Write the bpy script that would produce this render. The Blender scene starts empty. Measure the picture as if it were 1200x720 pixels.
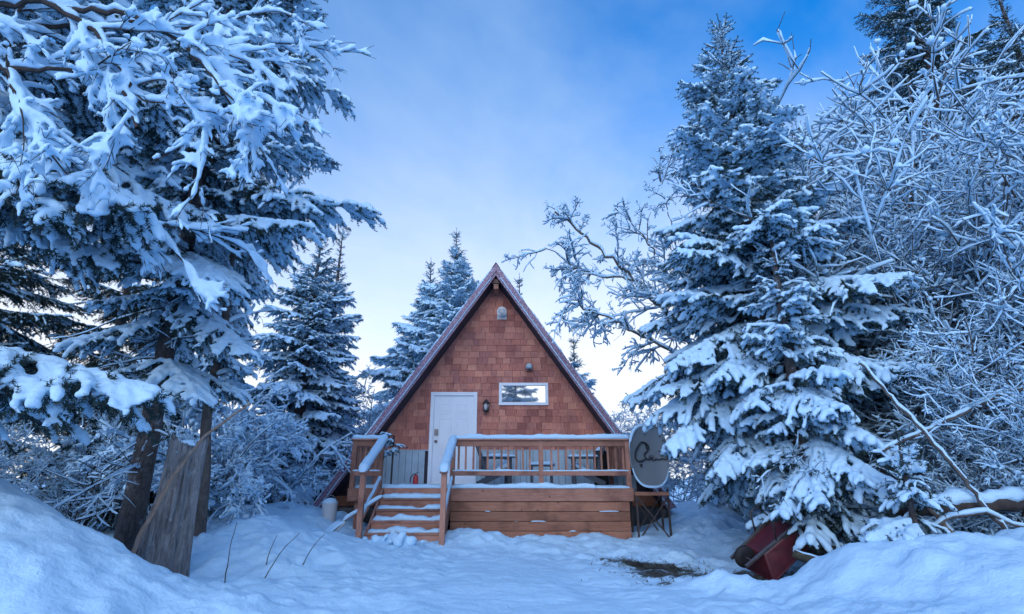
import bpy, math, random
import numpy as np
from mathutils import Matrix, Vector, Euler

S = bpy.context.scene
COL = S.collection
R = math.radians
random.seed(7)

# ------------------------------------------------------------------ camera, sky, sun, exposure
cam_d = bpy.data.cameras.new('camera')
cam_d.sensor_width = 36.0
cam_d.lens = 640.0 / 1200.0 * 36.0
cam_d.clip_start = 0.05
cam_d.clip_end = 2000.0
cam = bpy.data.objects.new('camera', cam_d)
COL.objects.link(cam)
cam.location = (0.0, 0.0, 1.05)
cam.rotation_euler = (R(90 + 17.7), 0.0, 0.0)
S.camera = cam

SUN_EL, SUN_AZ = R(24.0), R(196.0)          # azimuth from +Y, clockwise seen from above: behind the camera, a little left
world = bpy.data.worlds.new('World')
S.world = world
world.use_nodes = True
wn, wl = world.node_tree.nodes, world.node_tree.links
wn.clear()
w_out = wn.new('ShaderNodeOutputWorld')
w_bg = wn.new('ShaderNodeBackground')
w_bg.inputs['Strength'].default_value = 0.112
sky = wn.new('ShaderNodeTexSky')
sky.sky_type = 'NISHITA'
sky.sun_disc = False
sky.sun_elevation = SUN_EL
sky.sun_rotation = SUN_AZ
sky.altitude = 100.0
sky.air_density = 1.0
sky.dust_density = 0.6
sky.ozone_density = 8.0
# thin high cloud drawn out in streaks, the same all round the dome
w_geo = wn.new('ShaderNodeTexCoord')
w_sep = wn.new('ShaderNodeSeparateXYZ')
wl.new(w_geo.outputs['Generated'], w_sep.inputs[0])
w_zc = wn.new('ShaderNodeMath'); w_zc.operation = 'MAXIMUM'; w_zc.inputs[1].default_value = 0.0
wl.new(w_sep.outputs['Z'], w_zc.inputs[0])
w_za = wn.new('ShaderNodeMath'); w_za.operation = 'ADD'; w_za.inputs[1].default_value = 0.12
wl.new(w_zc.outputs[0], w_za.inputs[0])
w_dx = wn.new('ShaderNodeMath'); w_dx.operation = 'DIVIDE'
w_dy = wn.new('ShaderNodeMath'); w_dy.operation = 'DIVIDE'
wl.new(w_sep.outputs['X'], w_dx.inputs[0]); wl.new(w_za.outputs[0], w_dx.inputs[1])
wl.new(w_sep.outputs['Y'], w_dy.inputs[0]); wl.new(w_za.outputs[0], w_dy.inputs[1])
w_cmb = wn.new('ShaderNodeCombineXYZ')
wl.new(w_dx.outputs[0], w_cmb.inputs[0]); wl.new(w_dy.outputs[0], w_cmb.inputs[1])
w_map = wn.new('ShaderNodeMapping')
w_map.inputs['Rotation'].default_value = (0, 0, R(28))
w_map.inputs['Scale'].default_value = (0.95, 0.42, 1.0)
w_map.inputs['Location'].default_value = (1.8, 1.8, 0.0)
wl.new(w_cmb.outputs[0], w_map.inputs['Vector'])
w_noise = wn.new('ShaderNodeTexNoise')
w_noise.inputs['Scale'].default_value = 1.0
w_noise.inputs['Detail'].default_value = 6.0
w_noise.inputs['Roughness'].default_value = 0.55
w_noise.inputs['Distortion'].default_value = 0.6
wl.new(w_map.outputs[0], w_noise.inputs['Vector'])
w_ramp = wn.new('ShaderNodeValToRGB')
w_ramp.color_ramp.elements[0].position = 0.38
w_ramp.color_ramp.elements[0].color = (0, 0, 0, 1)
w_ramp.color_ramp.elements[1].position = 0.64
w_ramp.color_ramp.elements[1].color = (1, 1, 1, 1)
wl.new(w_noise.outputs['Fac'], w_ramp.inputs['Fac'])
# the veil thickens towards the horizon, as a thin layer does when seen edge-on
w_hz = wn.new('ShaderNodeMapRange'); w_hz.interpolation_type = 'SMOOTHSTEP'
w_hz.inputs['From Min'].default_value = 0.12; w_hz.inputs['From Max'].default_value = 0.72
w_hz.inputs['To Min'].default_value = 1.0; w_hz.inputs['To Max'].default_value = 0.0
wl.new(w_sep.outputs['Z'], w_hz.inputs['Value'])
w_am = wn.new('ShaderNodeMath'); w_am.operation = 'MULTIPLY'; w_am.inputs[1].default_value = 0.75
wl.new(w_ramp.outputs['Color'], w_am.inputs[0])
w_inv = wn.new('ShaderNodeMath'); w_inv.operation = 'SUBTRACT'; w_inv.inputs[0].default_value = 1.0
wl.new(w_am.outputs[0], w_inv.inputs[1])
w_hm = wn.new('ShaderNodeMath'); w_hm.operation = 'MULTIPLY'; wl.new(w_hz.outputs[0], w_hm.inputs[0]); w_hm.inputs[1].default_value = 0.93
w_sum = wn.new('ShaderNodeMath'); w_sum.operation = 'MULTIPLY_ADD'
wl.new(w_inv.outputs[0], w_sum.inputs[0]); wl.new(w_hm.outputs[0], w_sum.inputs[1]); wl.new(w_am.outputs[0], w_sum.inputs[2])
w_cc = wn.new('ShaderNodeMix'); w_cc.data_type = 'RGBA'
w_cc.inputs['A'].default_value = (1.5, 2.35, 3.65, 1.0)
w_cc.inputs['B'].default_value = (4.1, 4.3, 4.7, 1.0)
wl.new(w_hz.outputs[0], w_cc.inputs['Factor'])
w_mix = wn.new('ShaderNodeMix'); w_mix.data_type = 'RGBA'
wl.new(w_sum.outputs[0], w_mix.inputs['Factor'])
wl.new(w_cc.outputs['Result'], w_mix.inputs['B'])
w_hs = wn.new('ShaderNodeHueSaturation')
w_hs.inputs['Saturation'].default_value = 1.5
w_hs.inputs['Value'].default_value = 1.25
wl.new(sky.outputs[0], w_hs.inputs['Color'])
wl.new(w_hs.outputs[0], w_mix.inputs['A'])
wl.new(w_mix.outputs['Result'], w_bg.inputs['Color'])
wl.new(w_bg.outputs[0], w_out.inputs['Surface'])

sun_d = bpy.data.lights.new('sun', 'SUN')
sun_d.energy = 0.7
sun_d.angle = R(60.0)
sun_d.color = (1.0, 0.97, 0.94)
sun = bpy.data.objects.new('sun', sun_d)
COL.objects.link(sun)
to_sun = Vector((math.sin(SUN_AZ) * math.cos(SUN_EL), math.cos(SUN_AZ) * math.cos(SUN_EL), math.sin(SUN_EL)))
sun.rotation_euler = to_sun.to_track_quat('Z', 'Y').to_euler()

S.view_settings.view_transform = 'Standard'
S.view_settings.look = 'None'
S.view_settings.exposure = 1.24
S.view_settings.gamma = 1.0
S.view_settings.use_curve_mapping = False
S.cycles.max_bounces = 5
S.cycles.diffuse_bounces = 3
S.cycles.use_adaptive_sampling = True
S.cycles.adaptive_threshold = 0.03
S.cycles.use_denoising = True

# ------------------------------------------------------------------ materials
def new_mat(name):
    m = bpy.data.materials.new(name)
    m.use_nodes = True
    nt = m.node_tree
    return m, nt, nt.nodes['Principled BSDF']

def nd(nt, t, **kw):
    n = nt.nodes.new(t)
    for k, v in kw.items():
        if k in n.inputs: n.inputs[k].default_value = v
        else: setattr(n, k, v)
    return n

def ramp(nt, fac, stops):
    r = nt.nodes.new('ShaderNodeValToRGB')
    while len(r.color_ramp.elements) < len(stops): r.color_ramp.elements.new(0.5)
    for e, (p, c) in zip(r.color_ramp.elements, stops):
        e.position = p; e.color = (c[0], c[1], c[2], 1)
    nt.links.new(fac, r.inputs['Fac'])
    return r.outputs['Color']

def bump(nt, b, height, strength, dist):
    bp = nd(nt, 'ShaderNodeBump', Strength=strength, Distance=dist)
    nt.links.new(height, bp.inputs['Height'])
    nt.links.new(bp.outputs[0], b.inputs['Normal'])
    return bp

def mat_simple(name, col, rough=0.6, var=0.25, scale=9.0, metallic=0.0, bstr=0.15, stretch=(1, 1, 1), frost=0.0):
    m, nt, b = new_mat(name)
    tc = nd(nt, 'ShaderNodeTexCoord')
    mp = nd(nt, 'ShaderNodeMapping', Scale=stretch)
    nt.links.new(tc.outputs['Object'], mp.inputs[0])
    nz = nd(nt, 'ShaderNodeTexNoise', Scale=scale, Detail=5.0, Roughness=0.6)
    nt.links.new(mp.outputs[0], nz.inputs['Vector'])
    lo = [max(0, c * (1 - var)) for c in col]; hi = [min(1, c * (1 + var)) for c in col]
    c = ramp(nt, nz.outputs['Fac'], [(0.3, lo), (0.7, hi)])
    if frost:
        n2 = nd(nt, 'ShaderNodeTexNoise', Scale=26.0, Detail=6.0, Roughness=0.75)
        nt.links.new(tc.outputs['Object'], n2.inputs['Vector'])
        f = ramp(nt, n2.outputs['Fac'], [(0.62 - 0.2 * frost, (0, 0, 0)), (0.72, (1, 1, 1))])
        mx = nd(nt, 'ShaderNodeMix', data_type='RGBA')
        mx.inputs['B'].default_value = (0.7, 0.78, 0.86, 1)
        nt.links.new(f, mx.inputs['Factor']); nt.links.new(c, mx.inputs['A'])
        c = mx.outputs['Result']
    nt.links.new(c, b.inputs['Base Color'])
    b.inputs['Roughness'].default_value = rough
    b.inputs['Metallic'].default_value = metallic
    if bstr: bump(nt, b, nz.outputs['Fac'], bstr, 0.01)
    return m

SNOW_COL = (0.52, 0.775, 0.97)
def mat_snow(name, s1, s2, d1, d2):
    m, nt, b = new_mat(name)
    tc = nd(nt, 'ShaderNodeTexCoord')
    n1 = nd(nt, 'ShaderNodeTexNoise', Scale=s1, Detail=4.0, Roughness=0.6)
    n2 = nd(nt, 'ShaderNodeTexNoise', Scale=s2, Detail=3.0, Roughness=0.6)
    nt.links.new(tc.outputs['Object'], n1.inputs['Vector']); nt.links.new(tc.outputs['Object'], n2.inputs['Vector'])
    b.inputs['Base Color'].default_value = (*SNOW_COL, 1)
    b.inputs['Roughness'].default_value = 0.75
    b.inputs['Specular IOR Level'].default_value = 0.25
    b1 = nd(nt, 'ShaderNodeBump', Strength=0.5, Distance=d1)
    b2 = nd(nt, 'ShaderNodeBump', Strength=0.35, Distance=d2)
    nt.links.new(n1.outputs['Fac'], b1.inputs['Height']); nt.links.new(n2.outputs['Fac'], b2.inputs['Height'])
    n3 = nd(nt, 'ShaderNodeTexNoise', Scale=s2 * 4, Detail=2.0, Roughness=0.7)
    nt.links.new(tc.outputs['Object'], n3.inputs['Vector'])
    b3 = nd(nt, 'ShaderNodeBump', Strength=0.4, Distance=d2 * 0.4)
    nt.links.new(n3.outputs['Fac'], b3.inputs['Height'])
    nt.links.new(b1.outputs[0], b2.inputs['Normal']); nt.links.new(b2.outputs[0], b3.inputs['Normal']); nt.links.new(b3.outputs[0], b.inputs['Normal'])
    return m

def mat_ground():
    m = mat_snow('ground_snow', 7.0, 40.0, 0.06, 0.014)
    nt = m.node_tree; b = nt.nodes['Principled BSDF']
    at = nd(nt, 'ShaderNodeAttribute', attribute_name='bare')
    tc = nd(nt, 'ShaderNodeTexCoord')
    nz = nd(nt, 'ShaderNodeTexNoise', Scale=14.0, Detail=5.0, Roughness=0.7)
    nt.links.new(tc.outputs['Object'], nz.inputs['Vector'])
    ml = nd(nt, 'ShaderNodeMath', operation='MULTIPLY_ADD')
    nt.links.new(at.outputs['Fac'], ml.inputs[0]); ml.inputs[1].default_value = 1.0
    sb = nd(nt, 'ShaderNodeMath', operation='SUBTRACT'); sb.inputs[1].default_value = 0.75
    nt.links.new(nz.outputs['Fac'], sb.inputs[0]); nt.links.new(sb.outputs[0], ml.inputs[2])
    f = ramp(nt, ml.outputs[0], [(0.08, (0, 0, 0)), (0.22, (1, 1, 1))])
    n3 = nd(nt, 'ShaderNodeTexNoise', Scale=40.0, Detail=4.0)
    nt.links.new(tc.outputs['Object'], n3.inputs['Vector'])
    soil = ramp(nt, n3.outputs['Fac'], [(0.35, (0.022, 0.022, 0.02)), (0.7, (0.10, 0.095, 0.08))])
    mx = nd(nt, 'ShaderNodeMix', data_type='RGBA')
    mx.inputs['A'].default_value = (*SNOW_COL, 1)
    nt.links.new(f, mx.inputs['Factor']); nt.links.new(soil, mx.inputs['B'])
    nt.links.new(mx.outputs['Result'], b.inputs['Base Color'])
    return m

def mat_wood(name, a, bcol, stretch, knots=True, rnd=0.35):
    """sawn timber: streaks along one axis, board-to-board difference, dark knots and damp stains"""
    m, nt, b = new_mat(name)
    tc = nd(nt, 'ShaderNodeTexCoord'); oi = nd(nt, 'ShaderNodeObjectInfo')
    ad = nd(nt, 'ShaderNodeVectorMath', operation='ADD')
    sc = nd(nt, 'ShaderNodeMath', operation='MULTIPLY'); sc.inputs[1].default_value = 37.0
    nt.links.new(oi.outputs['Random'], sc.inputs[0])
    nt.links.new(tc.outputs['Object'], ad.inputs[0]); nt.links.new(sc.outputs[0], ad.inputs[1])
    mp = nd(nt, 'ShaderNodeMapping', Scale=stretch)
    nt.links.new(ad.outputs[0], mp.inputs[0])
    nz = nd(nt, 'ShaderNodeTexNoise', Scale=10.0, Detail=6.0, Roughness=0.65, Distortion=0.4)
    nt.links.new(mp.outputs[0], nz.inputs['Vector'])
    c = ramp(nt, nz.outputs['Fac'], [(0.28, a), (0.72, bcol)])
    hs = nd(nt, 'ShaderNodeHueSaturation')
    mr = nd(nt, 'ShaderNodeMapRange'); mr.inputs['To Min'].default_value = 1 - rnd; mr.inputs['To Max'].default_value = 1 + rnd * 0.75
    nt.links.new(oi.outputs['Random'], mr.inputs['Value'])
    nt.links.new(mr.outputs[0], hs.inputs['Value']); nt.links.new(c, hs.inputs['Color'])
    c = hs.outputs['Color']
    n2 = nd(nt, 'ShaderNodeTexNoise', Scale=2.3, Detail=4.0, Roughness=0.6)
    nt.links.new(ad.outputs[0], n2.inputs['Vector'])
    st = ramp(nt, n2.outputs['Fac'], [(0.30, (0.42, 0.40, 0.42)), (0.52, (1, 1, 1))])
    mu = nd(nt, 'ShaderNodeMix', data_type='RGBA', blend_type='MULTIPLY'); mu.inputs['Factor'].default_value = 0.8
    nt.links.new(c, mu.inputs['A']); nt.links.new(st, mu.inputs['B'])
    c = mu.outputs['Result']
    if knots:
        vo = nd(nt, 'ShaderNodeTexVoronoi', Scale=4.3)
        nt.links.new(ad.outputs[0], vo.inputs['Vector'])
        kf = ramp(nt, vo.outputs['Distance'], [(0.05, (0.25, 0.2, 0.2)), (0.11, (1, 1, 1))])
        mk = nd(nt, 'ShaderNodeMix', data_type='RGBA', blend_type='MULTIPLY'); mk.inputs['Factor'].default_value = 0.8
        nt.links.new(c, mk.inputs['A']); nt.links.new(kf, mk.inputs['B'])
        c = mk.outputs['Result']
    nt.links.new(c, b.inputs['Base Color'])
    b.inputs['Roughness'].default_value = 0.72
    b.inputs['Specular IOR Level'].default_value = 0.3
    bump(nt, b, nz.outputs['Fac'], 0.35, 0.006)
    return m

def mat_shingle():
    m, nt, b = new_mat('cedar_shingle')
    tc = nd(nt, 'ShaderNodeTexCoord'); oi = nd(nt, 'ShaderNodeObjectInfo'); ge = nd(nt, 'ShaderNodeNewGeometry')
    mp = nd(nt, 'ShaderNodeMapping', Scale=(9.0, 9.0, 0.8))
    nt.links.new(ge.outputs['Position'], mp.inputs[0])
    nz = nd(nt, 'ShaderNodeTexNoise', Scale=7.0, Detail=5.0, Roughness=0.65)
    nt.links.new(mp.outputs[0], nz.inputs['Vector'])
    base = ramp(nt, oi.outputs['Random'], [(0.0, (0.34, 0.125, 0.105)), (0.18, (0.47, 0.185, 0.145)), (0.5, (0.56, 0.23, 0.175)), (0.82, (0.62, 0.285, 0.21)), (1.0, (0.43, 0.18, 0.16))])
    gr = ramp(nt, nz.outputs['Fac'], [(0.3, (0.72, 0.70, 0.70)), (0.7, (1.12, 1.12, 1.12))])
    mu = nd(nt, 'ShaderNodeMix', data_type='RGBA', blend_type='MULTIPLY'); mu.inputs['Factor'].default_value = 1.0
    nt.links.new(base, mu.inputs['A']); nt.links.new(gr, mu.inputs['B'])
    # weathering in broad uneven patches over the wall
    n2 = nd(nt, 'ShaderNodeTexNoise', Scale=1.3, Detail=4.0, Roughness=0.6)
    nt.links.new(ge.outputs['Position'], n2.inputs['Vector'])
    pt = ramp(nt, n2.outputs['Fac'], [(0.35, (0.74, 0.72, 0.76)), (0.6, (1.1, 1.07, 1.02))])
    m2 = nd(nt, 'ShaderNodeMix', data_type='RGBA', blend_type='MULTIPLY'); m2.inputs['Factor'].default_value = 1.0
    nt.links.new(mu.outputs['Result'], m2.inputs['A']); nt.links.new(pt, m2.inputs['B'])
    nt.links.new(m2.outputs['Result'], b.inputs['Base Color'])
    b.inputs['Roughness'].default_value = 0.8
    bump(nt, b, nz.outputs['Fac'], 0.5, 0.006)
    return m

def mat_needles(name, lo, hi):
    m, nt, b = new_mat(name)
    ge = nd(nt, 'ShaderNodeNewGeometry')
    nz = nd(nt, 'ShaderNodeTexNoise', Scale=2.2, Detail=4.0, Roughness=0.7)
    nt.links.new(ge.outputs['Position'], nz.inputs['Vector'])
    nt.links.new(ramp(nt, nz.outputs['Fac'], [(0.3, lo), (0.7, hi)]), b.inputs['Base Color'])
    b.inputs['Roughness'].default_value = 0.65
    b.inputs['Specular IOR Level'].default_value = 0.2
    return m

def mat_bark(name, lo, hi, sc=(14, 14, 3), b_str=0.9, frost=0.0):
    m, nt, b = new_mat(name)
    tc = nd(nt, 'ShaderNodeTexCoord'); mp = nd(nt, 'ShaderNodeMapping', Scale=sc)
    nt.links.new(tc.outputs['Object'], mp.inputs[0])
    nz = nd(nt, 'ShaderNodeTexNoise', Scale=1.6, Detail=7.0, Roughness=0.75, Distortion=0.6)
    nt.links.new(mp.outputs[0], nz.inputs['Vector'])
    c = ramp(nt, nz.outputs['Fac'], [(0.34, lo), (0.66, hi)])
    if frost:
        n2 = nd(nt, 'ShaderNodeTexNoise', Scale=5.0, Detail=8.0, Roughness=0.8)
        nt.links.new(tc.outputs['Object'], n2.inputs['Vector'])
        f = ramp(nt, n2.outputs['Fac'], [(0.66 - 0.2 * frost, (0, 0, 0)), (0.76 - 0.1 * frost, (1, 1, 1))])
        mx = nd(nt, 'ShaderNodeMix', data_type='RGBA'); mx.inputs['B'].default_value = (0.5, 0.58, 0.66, 1)
        nt.links.new(f, mx.inputs['Factor']); nt.links.new(c, mx.inputs['A']); c = mx.outputs['Result']
    nt.links.new(c, b.inputs['Base Color'])
    b.inputs['Roughness'].default_value = 0.9
    bump(nt, b, nz.outputs['Fac'], b_str, 0.05)
    return m

M = dict(
    ground=mat_ground(),
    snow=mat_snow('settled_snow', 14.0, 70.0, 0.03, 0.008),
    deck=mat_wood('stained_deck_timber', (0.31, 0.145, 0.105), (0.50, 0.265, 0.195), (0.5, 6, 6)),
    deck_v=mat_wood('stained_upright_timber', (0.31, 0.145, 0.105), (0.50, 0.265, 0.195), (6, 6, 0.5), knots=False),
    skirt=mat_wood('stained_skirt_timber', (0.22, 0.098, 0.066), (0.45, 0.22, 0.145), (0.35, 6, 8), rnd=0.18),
    shingle=mat_shingle(),
    trim=mat_simple('maroon_metal_trim', (0.21, 0.115, 0.19), 0.45, 0.2, 6.0, 0.0, 0.05, frost=0.55),
    soffit=mat_simple('dark_soffit_boards', (0.035, 0.033, 0.05), 0.8, 0.3, 8.0),
    white=mat_simple('white_paint', (0.72, 0.80, 0.88), 0.45, 0.04, 3.0, bstr=0.03),
    wainscot=mat_simple('pale_grey_siding_paint', (0.36, 0.48, 0.56), 0.6, 0.10, 4.0, bstr=0.05),
    black=mat_simple('black_metal', (0.018, 0.018, 0.022), 0.45, 0.3, 10.0),
    steel=mat_simple('dull_steel', (0.20, 0.19, 0.19), 0.45, 0.3, 12.0, 0.8),
    rust=mat_simple('dark_weathered_steel', (0.055, 0.045, 0.045), 0.6, 0.4, 14.0, 0.3),
    chair=mat_simple('dark_blue_grey_plastic', (0.045, 0.06, 0.085), 0.5, 0.2, 8.0),
    dish=mat_simple('grey_dish_paint', (0.17, 0.21, 0.24), 0.5, 0.06, 3.0, bstr=0.03),
    red=mat_simple('faded_red_paint', (0.085, 0.012, 0.019), 0.45, 0.35, 9.0, bstr=0.15),
    bright_red=mat_simple('red_enamel', (0.55, 0.05, 0.05), 0.35, 0.1, 6.0),
    rubber=mat_simple('black_rubber', (0.012, 0.012, 0.014), 0.7, 0.3, 16.0),
    plastic=mat_simple('white_plastic', (0.6, 0.63, 0.65), 0.5, 0.05, 4.0, bstr=0.02),
    concrete=mat_simple('dark_sheeted_foundation', (0.045, 0.055, 0.06), 0.35, 0.5, 5.0, bstr=0.8),
    needles=mat_needles('spruce_needles', (0.014, 0.030, 0.030), (0.040, 0.075, 0.060)),
    needles2=mat_needles('spruce_needles_bluish', (0.016, 0.034, 0.038), (0.045, 0.080, 0.075)),
    bark=mat_bark('spruce_bark', (0.035, 0.028, 0.026), (0.15, 0.135, 0.135), (16, 16, 6), 1.0, 0.5),
    twig=mat_bark('dark_twig_bark', (0.02, 0.016, 0.016), (0.07, 0.055, 0.048), (6, 6, 6), 0.3),
    alder=mat_bark('grey_alder_bark', (0.05, 0.045, 0.045), (0.15, 0.135, 0.125), (9, 9, 4), 0.4),
    stump=mat_bark('weathered_grey_stump', (0.10, 0.105, 0.11), (0.40, 0.41, 0.425), (16, 16, 2.4), 1.0, 0.4),
    stick=mat_bark('pale_bare_stick', (0.17, 0.13, 0.105), (0.36, 0.29, 0.24), (18, 18, 5), 0.5),
    moss=mat_bark('mossy_log_bark', (0.03, 0.035, 0.02), (0.13, 0.11, 0.075), (8, 8, 8), 0.8),
    grass=mat_needles('dead_grass', (0.04, 0.042, 0.036), (0.13, 0.13, 0.11)),
)
def _glass():
    m, nt, b = new_mat('coated_window_glass')
    b.inputs['Base Color'].default_value = (0.46, 0.50, 0.53, 1)
    b.inputs['Metallic'].default_value = 0.85
    b.inputs['Roughness'].default_value = 0.03
    return m
M['glass'] = _glass()
def _lamp_glass():
    m, nt, b = new_mat('clear_lamp_glass')
    b.inputs['Base Color'].default_value = (0.85, 0.9, 0.95, 1)
    b.inputs['Roughness'].default_value = 0.15
    b.inputs['Transmission Weight'].default_value = 0.5
    return m
M['lamp_glass'] = _lamp_glass()

# ------------------------------------------------------------------ mesh helpers
class MB:
    """collects vertices and faces; build() links them as one mesh object"""
    def __init__(s): s.v = []; s.q = []; s.t = []; s.n = 0
    def add(s, V, Q=None, T=None):
        V = np.asarray(V, float)
        if Q is not None and len(Q): s.q.append(np.asarray(Q, np.int64) + s.n)
        if T is not None and len(T): s.t.append(np.asarray(T, np.int64) + s.n)
        s.v.append(V); s.n += len(V)
        return s
    def box(s, x0, x1, y0, y1, z0, z1):
        V = [(x, y, z) for x in (x0, x1) for y in (y0, y1) for z in (z0, z1)]
        return s.add(V, [(0, 1, 3, 2), (4, 6, 7, 5), (0, 4, 5, 1), (2, 3, 7, 6), (0, 2, 6, 4), (1, 5, 7, 3)])
    def bar(s, a, b, w, h, up=(0, 0, 1)):
        """rectangular bar from a to b, w wide, h along up"""
        a = np.array(a, float); b = np.array(b, float); t = (b - a) / np.linalg.norm(b - a)
        sd = np.cross(t, up); sd /= np.linalg.norm(sd); u = np.cross(sd, t)
        V = [p + sd * i * w / 2 + u * j * h / 2 for p in (a, b) for i in (-1, 1) for j in (-1, 1)]
        return s.add(V, [(0, 1, 3, 2), (4, 6, 7, 5), (0, 4, 5, 1), (2, 3, 7, 6), (0, 2, 6, 4), (1, 5, 7, 3)])
    def tube(s, P, rad, k=6, cap=True, flat=1.0):
        P = np.asarray(P, float); n = len(P); rad = np.broadcast_to(np.asarray(rad, float), (n,))
        t = np.gradient(P, axis=0); t /= np.linalg.norm(t, axis=1)[:, None] + 1e-9
        m = np.abs(t.mean(0)); ref = np.array((0, 0, 1.0)) if m[2] < 0.8 * np.linalg.norm(m) + 1e-6 else np.array((1.0, 0, 0))
        sd = np.cross(t, ref); sd /= np.linalg.norm(sd, axis=1)[:, None] + 1e-9
        u = np.cross(sd, t)
        a = np.linspace(0, 2 * math.pi, k, endpoint=False)
        V = P[:, None, :] + rad[:, None, None] * (np.cos(a)[None, :, None] * sd[:, None, :] + flat * np.sin(a)[None, :, None] * u[:, None, :])
        V = V.reshape(-1, 3)
        i = np.arange(n - 1)[:, None] * k; j = np.arange(k)[None, :]; j2 = (j + 1) % k
        Q = np.stack([i + j, i + j2, i + k + j2, i + k + j], -1).reshape(-1, 4)
        T = None
        if cap:
            V = np.vstack([V, P[0], P[-1]]); c0, c1 = n * k, n * k + 1; jj = np.arange(k); j2 = (jj + 1) % k
            T = np.vstack([np.stack([np.full(k, c0), j2, jj], 1), np.stack([np.full(k, c1), (n - 1) * k + jj, (n - 1) * k + j2], 1)])
        return s.add(V, Q, T)
    def tubes(s, PP, RR, k):
        """many tubes at once: PP (m, n, 3), RR (m, n), open ends"""
        m, n = RR.shape
        t = np.empty_like(PP); t[:, 1:-1] = PP[:, 2:] - PP[:, :-2]; t[:, 0] = PP[:, 1] - PP[:, 0]; t[:, -1] = PP[:, -1] - PP[:, -2]
        t /= np.linalg.norm(t, axis=2)[..., None] + 1e-9
        mt = np.abs(t.mean(1)); vert = mt[:, 2] > 0.8 * np.linalg.norm(mt, axis=1)
        ref = np.where(vert[:, None], np.array((1.0, 0, 0)), np.array((0, 0, 1.0)))[:, None, :]
        sd = np.cross(t, np.broadcast_to(ref, t.shape)); sd /= np.linalg.norm(sd, axis=2)[..., None] + 1e-9
        u = np.cross(sd, t); a = np.linspace(0, 2 * math.pi, k, endpoint=False)
        V = PP[:, :, None] + RR[:, :, None, None] * (np.cos(a)[None, None, :, None] * sd[:, :, None] + np.sin(a)[None, None, :, None] * u[:, :, None])
        i = (np.arange(m) * n * k)[:, None, None] + (np.arange(n - 1) * k)[None, :, None]; j = np.arange(k)[None, None, :]; j2 = (j + 1) % k
        return s.add(V.reshape(-1, 3), np.stack([i + j, i + j2, i + k + j2, i + k + j], -1).reshape(-1, 4))
    def prism(s, pts, a, b, axis):
        """polygon pts (2-D) extruded along axis (0 x, 1 y, 2 z) from a to b"""
        n = len(pts); V = []
        for w in (a, b):
            for p in pts:
                q = list(p); q.insert(axis, w); V.append(q)
        s.add(V, [(i, (i + 1) % n, n + (i + 1) % n, n + i) for i in range(n)])
        base = s.n - 2 * n
        s.ng = getattr(s, 'ng', []) + [[base + i for i in range(n)][::-1], [base + n + i for i in range(n)]]
        return s
    def mesh(s, name, mat, smooth=False):
        V = np.vstack(s.v)
        faces = []
        lt = []; li = []
        for A in s.q: li.append(A.ravel()); lt.append(np.full(len(A), 4))
        for A in s.t: li.append(A.ravel()); lt.append(np.full(len(A), 3))
        for f in getattr(s, 'ng', []): li.append(np.array(f)); lt.append(np.array([len(f)]))
        li = np.concatenate(li).astype(np.int32); lt = np.concatenate(lt).astype(np.int32)
        me = bpy.data.meshes.new(name)
        me.vertices.add(len(V)); me.vertices.foreach_set('co', V.astype(np.float32).ravel())
        me.loops.add(len(li)); me.loops.foreach_set('vertex_index', li)
        me.polygons.add(len(lt))
        st = np.concatenate([[0], np.cumsum(lt)[:-1]]).astype(np.int32)
        me.polygons.foreach_set('loop_start', st)
        me.polygons.foreach_set('use_smooth', np.full(len(lt), bool(smooth)))
        me.update(calc_edges=True)
        me.validate()
        me.materials.append(M[mat])
        return me
    def build(s, name, mat, parent=None, smooth=False, bevel=0.0, fix=True):
        me = s.mesh(name, mat, smooth)
        if fix:
            import bmesh
            bm = bmesh.new(); bm.from_mesh(me); bmesh.ops.recalc_face_normals(bm, faces=bm.faces); bm.to_mesh(me); bm.free()
        return link(name, me, parent, bevel)

def link(name, me, parent=None, bevel=0.0):
    o = bpy.data.objects.new(name, me); COL.objects.link(o)
    if parent is not None: o.parent = parent
    if bevel:
        b = o.modifiers.new('edge', 'BEVEL'); b.width = bevel; b.segments = 2; b.limit_method = 'ANGLE'
    return o

def thing(name, label, cat, loc=(0, 0, 0), rot=(0, 0, 0), group=None, scale=1.0):
    o = bpy.data.objects.new(name, None); COL.objects.link(o)
    o.empty_display_size = 0.2
    o.location = loc; o.rotation_euler = rot; o.scale = (scale,) * 3
    tag(o, label, cat, group)
    return o

def tag(o, label, cat, group=None, kind=None):
    if label: o['label'] = label
    if cat: o['category'] = cat
    if group: o['group'] = group
    if kind: o['kind'] = kind
    return o

def hash2(ix, iy, seed):
    h = (ix.astype(np.int64) * 374761393 + iy.astype(np.int64) * 668265263 + seed * 1442695041) & 0x7fffffff
    h = ((h ^ (h >> 13)) * 1274126177) & 0x7fffffff
    return ((h ^ (h >> 16)) & 0xffff) / 65535.0

def vnoise(x, y, seed=0):
    ix = np.floor(x); iy = np.floor(y); fx = x - ix; fy = y - iy
    fx = fx * fx * fx * (fx * (fx * 6 - 15) + 10); fy = fy * fy * fy * (fy * (fy * 6 - 15) + 10)
    a = hash2(ix, iy, seed); b = hash2(ix + 1, iy, seed); c = hash2(ix, iy + 1, seed); d = hash2(ix + 1, iy + 1, seed)
    return (a * (1 - fx) + b * fx) * (1 - fy) + (c * (1 - fx) + d * fx) * fy - 0.5

def fbm(x, y, seed=0, o=4, rough=0.5):
    r = 0; a = 1.0
    for k in range(o):
        r = r + a * vnoise(x * 2 ** k + 17.3 * k, y * 2 ** k - 9.1 * k, seed + k); a *= rough
    return r

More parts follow.
